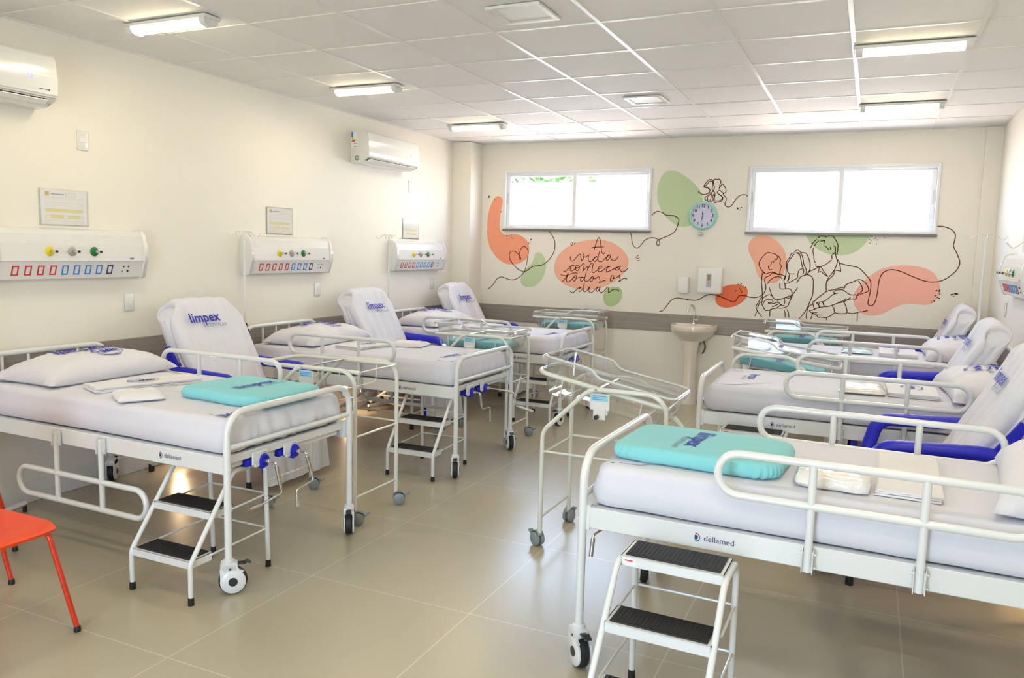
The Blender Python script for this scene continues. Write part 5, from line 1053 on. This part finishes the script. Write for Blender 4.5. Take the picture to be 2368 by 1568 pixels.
# ---------------------------------------------------------------- information holders
m_paper = mat('form_paper', (0.84, 0.83, 0.84), 0.6, var=0.02, vscale=20)
m_pyel = mat('form_yellow', (0.80, 0.72, 0.34), 0.6, var=0.03)
m_pline = mat('form_lines', (0.62, 0.56, 0.42), 0.6, var=0.03)
m_pgold = mat('form_gold', (0.55, 0.44, 0.20), 0.6, var=0.05)
def chart(loc, rz, label):
    r = empty('chart_holder', loc, rz, label, 'form holder', 'bed information forms in clear holders')
    b = MB(); b.b2((0.002, -0.152, -0.105), (0.006, 0.152, 0.105)); b.build('paper_form', m_paper, r, smooth=0)
    y0, y1 = -0.125, 0.125
    b = MB()
    for z, h in ((0.055, 0.016), (0.026, 0.022), (-0.012, 0.022), (-0.052, 0.026), (-0.084, 0.02)):
        b.b2((0.0062, y0, z), (0.0067, y1, z+0.0012)); b.b2((0.0062, y0, z-h*0.6), (0.0067, y0+0.0012, z)); b.b2((0.0062, y1-0.0012, z-h*0.6), (0.0067, y1, z)); b.b2((0.0062, y0, z-h*0.62), (0.0067, y1, z-h*0.6))
    b.b2((0.0062, 0.01, 0.088), (0.0067, 0.075, 0.0892)); b.b2((0.0062, 0.01, 0.066), (0.0067, 0.075, 0.0672)); b.b2((0.0062, 0.01, 0.066), (0.0067, 0.0112, 0.0892)); b.b2((0.0062, 0.0738, 0.066), (0.0067, 0.075, 0.0892))
    b.build('form_rules', m_pline, r, smooth=0)
    b = MB(); b.b2((0.0062, -0.122, -0.030), (0.0066, 0.12, -0.012)); b.b2((0.0062, -0.09, -0.068), (0.0066, -0.005, -0.046)); b.b2((0.0062, 0.02, -0.068), (0.0066, 0.105, -0.046)); b.build('yellow_fields', m_pyel, r, smooth=0)
    MB().b2((0.0062, -0.124, 0.066), (0.0067, -0.098, 0.092)).build('form_crest', m_pgold, r, smooth=0)
    b = MB()
    for q in range(11): b.b2((0.0062, -0.085+q*0.0078, 0.075), (0.0067, -0.080+q*0.0078, 0.081))
    b.build('form_heading', m_inkgrey, r, smooth=0)
    b = MB(); b.b2((0.0, -0.162, -0.113), (0.002, 0.162, 0.113)); b.b2((0.009, -0.162, -0.113), (0.0105, 0.162, 0.108)); b.b2((0.0, -0.162, -0.115), (0.0105, 0.162, -0.112)); b.b2((0.0, -0.163, -0.113), (0.0105, -0.161, 0.11)); b.b2((0.0, 0.161, -0.113), (0.0105, 0.163, 0.11))
    b.build('clear_holder', m_holder, r, smooth=0)
chart((0, 2.545, 1.788), 0, 'clear wall holder with a yellow striped form above the nearest left gas panel')
chart((0, 4.490, 1.788), 0, 'clear wall holder with a yellow striped form above the middle left gas panel')
chart((0, 6.560, 1.796), 0, 'clear wall holder with a yellow striped form above the farthest left gas panel')
chart((W_, 5.98, 1.79), PI, 'clear wall holder with a form above the right wall gas panel, at the right edge')
# ---------------------------------------------------------------- switches
def switch(loc, rz, label, big=False):
    r = empty('wall_switch', loc, rz, label, 'switch', 'white switch plates on the walls')
    hh, hw = (0.060, 0.038)
    b = MB(); b.b2((0, -hw, -hh), (0.008, hw, hh), 0.006 if not big else 0.002, 2); b.build('plate', m_plastic, r)
    b = MB(); b.box((0.010, 0, 0.0), (0.006, 0.012 if not big else 0.05, 0.026), 0.002, Matrix.Rotation(0.12, 4, 'Y'), 1); b.build('rocker', m_matte, r)
    b = MB()
    for z in (-0.032, 0.032): b.cyl((0.0078, 0, z), (0.0088, 0, z), 0.003, 8)
    b.build('screw', m_greymetal, r)
for y, z, s, bg_ in ((2.991, 1.182, 'white light switch below the nearest left gas panel', 0), (4.981, 1.196, 'white light switch below the middle left gas panel', 0), (7.026, 1.192, 'white light switch below the farthest left gas panel', 0),
                     (2.686, 2.212, 'white blank plate high on the left wall beside the near air conditioner', 1), (6.545, 2.244, 'white blank plate high on the left wall beside the far air conditioner', 1)):
    switch((0, y, z), 0, s, bg_)
switch((W_, 6.70, 1.215), PI, 'white light switch low on the right wall behind the IV pole')
# ---------------------------------------------------------------- air conditioners
def ac(loc, label, stickers):
    r = empty('air_conditioner', loc, 0, label, 'air conditioner', 'split air conditioners on the left wall')
    hl = 0.455
    prof = [(0.0, 0.148), (0.15, 0.148), (0.185, 0.138), (0.200, 0.110), (0.208, 0.02), (0.212, -0.07), (0.206, -0.092), (0.190, -0.100), (0.188, -0.098), (0.145, -0.118), (0.105, -0.148), (0.0, -0.150)]
    b = MB(); b.prism(prof, -hl, hl, 'Y'); 
    es = [e for e in b.bm.edges if all(abs(abs(v.co.y)-hl) < 1e-4 for v in e.verts)]
    bmesh.ops.bevel(b.bm, geom=es, offset=0.008, segments=3, affect='EDGES'); b.build('body', m_plastic, r, smooth=0.5)
    b = MB(); b.prism([(0.187, -0.1005), (0.183, -0.106), (0.143, -0.126), (0.145, -0.1195)], -hl+0.05, hl-0.05, 'Y'); b.build('air_slot', m_dark, r, smooth=0)
    b = MB(); b.prism([(0.150, -0.128), (0.186, -0.111), (0.188, -0.116), (0.152, -0.134)], -hl+0.05, hl-0.05, 'Y')
    for q in range(11): 
        y = -hl+0.09+q*0.073; b.prism([(0.187, -0.100), (0.150, -0.122), (0.152, -0.130), (0.188, -0.110)], y, y+0.003, 'Y')
    b.build('louvre', m_matte, r, smooth=0)
    text_on('22', 0.042, lambda a, c: (0.2100, 0.285+a, 0.0+c), 'display_digits', mat('display_glow', (0.3, 0.3, 0.9), 0.4, emit=(0.12, 0.12, 1.0), estr=1.6), r)
    b = MB(); b.b2((0.2115, 0.335, -0.062), (0.2128, 0.390, -0.059)); b.b2((0.2115, 0.392, -0.066), (0.2128, 0.397, -0.056)); b.build('maker_print', m_dark, r, smooth=0)
    if stickers:
        y = -hl-0.0008
        MB().b2((0.012, y-0.0006, -0.012), (0.082, y+0.0005, 0.140)).build('energy_label', m_matte, r, smooth=0)
        b = MB(); b.b2((0.014, y-0.0012, 0.092), (0.034, y, 0.138)); b.build('label_blue_box', m_skyblue, r, smooth=0)
        for q, mm in enumerate((m_green, m_yellow, m_orange, m_red)):
            MB().b2((0.018, y-0.0012, 0.076-0.010*q), (0.036+0.006*q, y, 0.085-0.010*q)).build('label_bar', mm, r, smooth=0)
        b = MB(); ring_on(b, 0.019, 0.019, 0.007, lambda a, c: (0.078+a, y-0.0010, -0.105+c)); b.build('leaf_badge', m_green, r, smooth=0, recalc=False)
        b = MB(); 
        for a in range(3):
            an = PI/2+a*2*PI/3; vs = []
            for k in range(8):
                th = 2*PI*k/8; u, v = 0.0055*math.cos(th)+0.007, 0.0035*math.sin(th); vs.append(b.bm.verts.new((0.078+u*math.cos(an)-v*math.sin(an), y-0.0012, -0.105+u*math.sin(an)+v*math.cos(an))))
            b.bm.faces.new(vs)
        b.build('leaf_badge', m_green, r, smooth=0, recalc=False)
        b = MB()
        for q in range(9): b.b2((0.042+0.012*(q % 3), y-0.001, 0.060-0.03*(q//3)-0.005), (0.049+0.012*(q % 3), y, 0.064-0.03*(q//3)))
        for q in range(4): b.b2((0.022+0.008*q, y-0.001, -0.085), (0.026+0.008*q, y, -0.082)); b.b2((0.022+0.008*q, y-0.001, -0.128), (0.026+0.008*q, y, -0.125))
        b.build('label_print', m_inkgrey, r, smooth=0)
ac((0, 1.935, 2.50), 'white split air conditioner cut by the left edge, showing 22 on its display', False)
ac((0, 5.935, 2.525), 'white split air conditioner with energy stickers on its side, farther along the left wall', True)
# ---------------------------------------------------------------- clock
r = empty('wall_clock', (2.886, D_, 2.008), label='round mint green wall clock with pale lilac face showing about half past eleven', cat='clock')
b = MB(); b.lathe([(0.127, -0.008), (0.127, -0.034), (0.133, -0.037), (0.146, -0.030), (0.153, -0.015), (0.153, 0.0), (0.127, 0.0)], (0, 0, 0), 'Y', 48, cap=False); b.build('clock_rim', mat('mint_plastic', (0.36, 0.74, 0.66), 0.35, var=0.03), r, smooth=0.7)
MB().lathe([(0.0, -0.012), (0.128, -0.012), (0.128, -0.008), (0.0, -0.008)], (0, 0, 0), 'Y', 48).build('clock_face', mat('lilac_face', (0.66, 0.64, 0.84), 0.5, var=0.01), r, smooth=0.5)
b = MB()
for h in range(1, 13):
    a = PI/2-2*PI*h/12; text_on(str(h), 0.046, lambda x, y, a=a: (0.103*math.cos(a)+x, -0.0128, 0.103*math.sin(a)+y), '', None, None, bold=0.02, into=b)
b.build('clock_numbers', m_purple, r, smooth=0, recalc=False)
def hand(nm, ang, l, w, tail, y, mm):
    b = MB(); c, s = math.cos(ang), math.sin(ang); pts = [(-tail, -w*0.6), (-tail, w*0.6), (l*0.4, w), (l, 0), (l*0.4, -w)]
    A = [b.bm.verts.new((p*c-q*s, y, p*s+q*c)) for p, q in pts]; B = [b.bm.verts.new((p*c-q*s, y-0.001, p*s+q*c)) for p, q in pts]
    b.bm.faces.new(A); b.bm.faces.new(B[::-1])
    for k in range(5): b.bm.faces.new((A[k], A[(k+1) % 5], B[(k+1) % 5], B[k]))
    b.build(nm, mm, r, smooth=0)
hand('hour_hand', math.radians(101), 0.055, 0.005, 0.008, -0.0145, m_purple); hand('minute_hand', math.radians(255), 0.078, 0.004, 0.02, -0.0165, m_purple); hand('second_hand', math.radians(48), 0.085, 0.0008, 0.03, -0.0185, m_greymetal)
b = MB(); b.lathe([(0.016, -0.004), (0.020, -0.014), (0.019, -0.03), (0.010, -0.04), (0.004, -0.042)], (2.876, D_+0.004, 1.812), 'Y', 16); b.cyl((2.858, D_-0.02, 1.824), (2.885, D_-0.03, 1.818), 0.007, 8)
o = b.build('wall_valve', m_chrome, None); tag(o, 'small round chrome valve on the wall under the clock', 'valve')
# ---------------------------------------------------------------- dispensers
r = empty('soap_dispenser', (2.722, D_, 1.262), label='small white soap dispenser left of the bigger towel dispenser', cat='dispenser')
b = MB(); b.b2((-0.060, -0.075, -0.085), (0.055, 0.0, 0.088), 0.010, 3); b.build('cover', m_matte, r); MB().b2((-0.03, -0.06, -0.095), (0.025, -0.02, -0.083), 0.003, 1).build('push_bar', m_matte, r)
r = empty('towel_dispenser', (3.010, D_, 1.325), label='square white paper towel dispenser with narrow level window above the sink', cat='dispenser')
b = MB(); b.b2((-0.128, -0.105, -0.132), (0.125, 0.0, 0.135), 0.014, 3); b.build('cover', m_matte, r)
b = MB(); b.b2((-0.034, -0.1075, -0.075), (0.018, -0.104, 0.072), 0.003, 1); b.build('level_window', mat('smoked_window', (0.50, 0.50, 0.54), 0.2, var=0.05), r)
MB().b2((-0.022, -0.109, 0.0), (0.006, -0.107, 0.058)).build('window_view', mat('brown_view', (0.30, 0.21, 0.09), 0.5, var=0.1), r, smooth=0)
MB().b2((-0.118, -0.100, -0.140), (0.115, -0.012, -0.128), 0.004, 1).build('paper_slot', m_plastic, r)
# ---------------------------------------------------------------- pedestal sink
m_cer = mat('cream_ceramic', (0.80, 0.73, 0.64), 0.14, coat=0.6, var=0.01)
r = empty('pedestal_sink', (2.862, D_-0.014, 0), label='cream ceramic pedestal sink against the window wall', cat='sink')
def dshape(wx, dy, n=40):
    pts = []
    for k in range(n+1):
        a = PI+PI*k/n; pts.append((wx*math.copysign(abs(math.cos(a))**0.75, math.cos(a)), dy*-abs(math.sin(a))**0.8))
    return pts
b = MB(); lay = [(0.09, 0.10, 0.655, 0.10), (0.15, 0.19, 0.69, 0.04), (0.215, 0.30, 0.745, 0.0), (0.238, 0.335, 0.782, 0.0), (0.243, 0.342, 0.79, 0.0), (0.243, 0.342, 0.842, 0.0), (0.238, 0.337, 0.850, 0.0), (0.20, 0.29, 0.850, 0.035), (0.185, 0.27, 0.835, 0.045), (0.14, 0.20, 0.775, 0.08), (0.03, 0.05, 0.755, 0.14)]
rings = []
for wx, dy, z, back in lay: rings.append([b.bm.verts.new((x, y-back-0.002, z)) for x, y in dshape(wx, dy)])
for A, B in zip(rings, rings[1:]):
    n = len(A)
    for k in range(n): b.bm.faces.new((A[k], A[(k+1) % n], B[(k+1) % n], B[k]))
b.bm.faces.new(rings[0]); b.bm.faces.new(rings[-1]); bs = b.build('basin', m_cer, r, smooth=0.8)
b = MB(); b.lathe([(0.088, 0.0), (0.086, 0.03), (0.068, 0.30), (0.070, 0.55), (0.090, 0.68)], (0, -0.175, 0), 'Z', 28, 0.9); b.build('pedestal', m_cer, r)
b = MB(); b.lathe([(0.022, 0.850), (0.020, 0.862), (0.0125, 0.868), (0.0125, 0.885)], (0.0, -0.075, 0), 'Z', 18)
b.tube(smooth_line([Vector((0, -0.075, 0.87)), Vector((0, -0.075, 0.94)), Vector((0, -0.075, 1.005)), Vector((-0.012, -0.088, 1.045)), Vector((-0.032, -0.115, 1.055)), Vector((-0.05, -0.14, 1.035)), Vector((-0.055, -0.147, 1.00))], 5), 0.0085, 12)
b.cyl((-0.055, -0.147, 1.005), (-0.055, -0.148, 0.985), 0.011, 12)
fa = b.build('faucet', m_chrome, r)
b = MB(); b.cyl((0, -0.075, 0.895), (0.045, -0.085, 0.90), 0.008, 10); b.tube([(0.045, -0.085, 0.885), (0.047, -0.085, 0.94)], 0.004, 8); b.tube([(0.03, -0.087, 0.925), (0.06, -0.083, 0.935)], 0.004, 8); b.build('tap_lever', m_chrome, fa)
b = MB(); b.tube(smooth_line([Vector((0.07, -0.03, 0.70)), Vector((0.11, -0.03, 0.66)), Vector((0.125, -0.02, 0.60)), Vector((0.11, -0.01, 0.55)), Vector((0.095, -0.006, 0.53))], 5), 0.008, 8); b.build('supply_hose', mat('braided_hose', (0.16, 0.09, 0.05), 0.4, var=0.2), r)
# ---------------------------------------------------------------- night lights low on the side walls
m_nl = mat('night_light_glow', (1, 0.8, 0.55), 0.5, emit=(1.0, 0.72, 0.42), estr=14.0)
for x, y, s in ((0, 3.36, 'small lit night light low on the left wall behind the nearest bed'), (0, 5.39, 'small lit night light low on the left wall, glowing under the middle bed'), (W_, 3.50, 'small lit night light low on the right wall behind the nearest right bed'), (W_, 5.52, 'small lit night light low on the right wall behind the middle right bed')):
    sg = 1 if x == 0 else -1
    r = empty('night_light', (x, y, 0.21), 0 if sg > 0 else PI, label=s, cat='night light', group='night lights near the floor')
    b = MB(); b.b2((0.0, -0.045, -0.07), (0.012, 0.045, 0.07), 0.003, 1); b.build('plate', m_plastic, r); MB().b2((0.011, -0.03, -0.045), (0.016, 0.03, 0.045), 0.002, 1).build('lens', m_nl, r)
    area('night_glow', (x+sg*0.03, y, 0.21), (0, -PI/2*sg, 0), 0.09, 0.06, 1.7, (1.0, 0.66, 0.36))
# ---------------------------------------------------------------- orange chairs; local: faces +x
def chair(loc, rz, label):
    r = empty('orange_chair', loc, rz, label, 'chair', 'orange metal and plastic chairs')
    b = MB(); n = 24
    def sf(u, v):
        x = (u-0.5)*0.43; y = (v-0.5)*0.42; s, t_ = abs(u*2-1), abs(v*2-1)
        k = (s**6+t_**6); x *= 1-0.06*min(1, t_**5); y *= 1-0.06*min(1, s**5)
        return Vector((x, y, 0.455-0.014*(1-s*s)*(1-t_*t_)-0.018*max(0, (u-0.82)/0.18)**2))
    V = b.grid(sf, n, n); bmesh.ops.recalc_face_normals(b.bm, faces=b.bm.faces[:]); bmesh.ops.solidify(b.bm, geom=b.bm.faces[:], thickness=0.012); b.build('seat', m_orange, r, smooth=1.0)
    b = MB()
    def bf(u, v):
        y = (v-0.5)*0.40; t_ = abs(v*2-1); z = 0.66+u*0.22
        s = abs(u*2-1); y *= 1-0.10*s**4; z += -0.02*t_**3*(1 if u > 0.5 else -1)
        return Vector((-0.225-0.03*u+0.035*t_*t_, y, z))
    b.grid(bf, 12, 20); bmesh.ops.recalc_face_normals(b.bm, faces=b.bm.faces[:]); bmesh.ops.solidify(b.bm, geom=b.bm.faces[:], thickness=0.010); b.build('backrest', m_orange, r, smooth=1.0)
    for s in (-1, 1):
        b = MB(); b.tube(fillet([(-0.06, s*0.172, 0.432), (0.183, s*0.172, 0.428), (0.262, s*0.225, 0.02)], [0, 0.05, 0], 6), 0.0105, 12); b.build('leg', m_orangemetal, r)
        b = MB(); b.tube(fillet([(-0.245, s*0.185, 0.84), (-0.215, s*0.185, 0.45), (-0.262, s*0.225, 0.02)], [0, 0.15, 0], 6), 0.0105, 12); b.build('leg', m_orangemetal, r)
        for x in (0.262, -0.262): MB().lathe([(0.013, 0.0), (0.014, 0.004), (0.0125, 0.022), (0.0105, 0.024)], (x*1.003, s*0.226, 0), 'Z', 12).build('rubber_foot', m_black, r)
    b = MB(); b.tube([(-0.21, -0.18, 0.43), (-0.21, 0.18, 0.43)], 0.009, 10); b.tube([(0.0, -0.155, 0.432), (0.0, 0.155, 0.432)], 0.009, 10); b.build('cross_tube', m_orangemetal, r)
chair((1.440, 1.072, 0), 0.0, 'orange chair with tubular legs at the bottom left corner of the photo')
chair((0.700, 1.375, 0), math.radians(55), 'orange chair behind the front one at the left edge, only its legs showing')
# ---------------------------------------------------------------- outside the windows
m_ext = mat('whitewashed_wall', (0.85, 0.84, 0.82), 0.8, var=0.05, vscale=3, bump=0.2)
MB().b2((-8, D_+0.15, -0.2), (14, 30, -0.1)).build('ground_outside', mat('pale_paving', (0.66, 0.53, 0.46), 0.8, var=0.1), smooth=0, kind='structure')
b = MB(); b.b2((-8, 12.0, -0.1), (2.9, 12.2, 2.70)); b.b2((-8, 11.98, 2.70), (2.9, 12.22, 2.76)); o = b.build('boundary_wall', m_ext, None, smooth=0); tag(o, 'sunlit whitewashed boundary wall seen through the left window', 'wall')
b = MB(); b.b2((2.9, 14.5, -0.1), (13, 20, 5.2)); bw = b.build('neighbour_building', mat('pale_tile_facade', (0.84, 0.82, 0.78), 0.6, var=0.03, vscale=5), None, smooth=0); tag(bw, 'overexposed pale building outside the right window', 'building')
b = MB(); b.b2((4.2, 14.42, 1.30), (7.6, 14.5, 1.36)); b.b2((4.2, 14.42, -0.1), (4.26, 14.5, 1.3)); b.b2((7.54, 14.42, -0.1), (7.6, 14.5, 1.3)); o = b.build('doorway_frame', mat('orange_trim', (0.34, 0.15, 0.05), 0.5, var=0.05), bw, smooth=0)
b = MB(); b.b2((6.9, 14.3, 2.15), (7.25, 14.5, 2.40), 0.01, 1); b.build('wall_box', m_skyblue, bw, smooth=0)
b = MB(); b.b2((-3.5, 15.5, -0.1), (0.55, 19.0, 3.5)); o = b.build('red_house', mat('pink_render', (0.34, 0.17, 0.18), 0.8, var=0.05), None, smooth=0); o.location.x = 2.3
tag(o, 'pinkish red house above the boundary wall in the left window', 'building')
random.seed(4)
b = MB()
for q in range(2600):
    c = Vector((random.gauss(-2.6, 1.7), random.gauss(13.6, 0.5), 0)); c.z = 2.0+1.7*random.random()*(1-0.2*abs(math.sin(c.x*2)))
    a = random.random()*6.28; e = Vector((math.cos(a), math.sin(a), random.uniform(-0.6, 0.6)))*0.09; n_ = Vector((-math.sin(a), math.cos(a), random.uniform(-1, 1)))*0.045
    if c.x > 0.3: continue
    vs = [b.bm.verts.new(c+k) for k in (-e, n_, e, -n_)]; b.bm.faces.new(vs)
o = b.build('garden_hedge', mat('leaf_green', (0.05, 0.13, 0.02), 0.6, var=0.4, vscale=9), None, smooth=0, recalc=False); tag(o, 'leafy green hedge rising over the boundary wall in the left window', 'hedge')
r = empty('added_door_1', (3.3, YB, 0), kind='structure'); b = MB()  # unseen glazed door, added and sized so sky light fills the near room
for x0, x1 in ((-0.6, -0.54), (-0.03, 0.03), (0.54, 0.6)): b.b2((x0, -0.10, 0.0), (x1, -0.04, 2.4))
b.b2((-0.6, -0.10, 2.33), (0.6, -0.04, 2.4)); b.b2((-0.6, -0.10, 0.0), (0.6, -0.04, 0.09)); b.build('added_door_frame', m_alu, r, smooth=0)
MB().b2((-0.54, -0.075, 0.09), (0.54, -0.069, 2.33)).build('pane', m_glass, r, smooth=0)
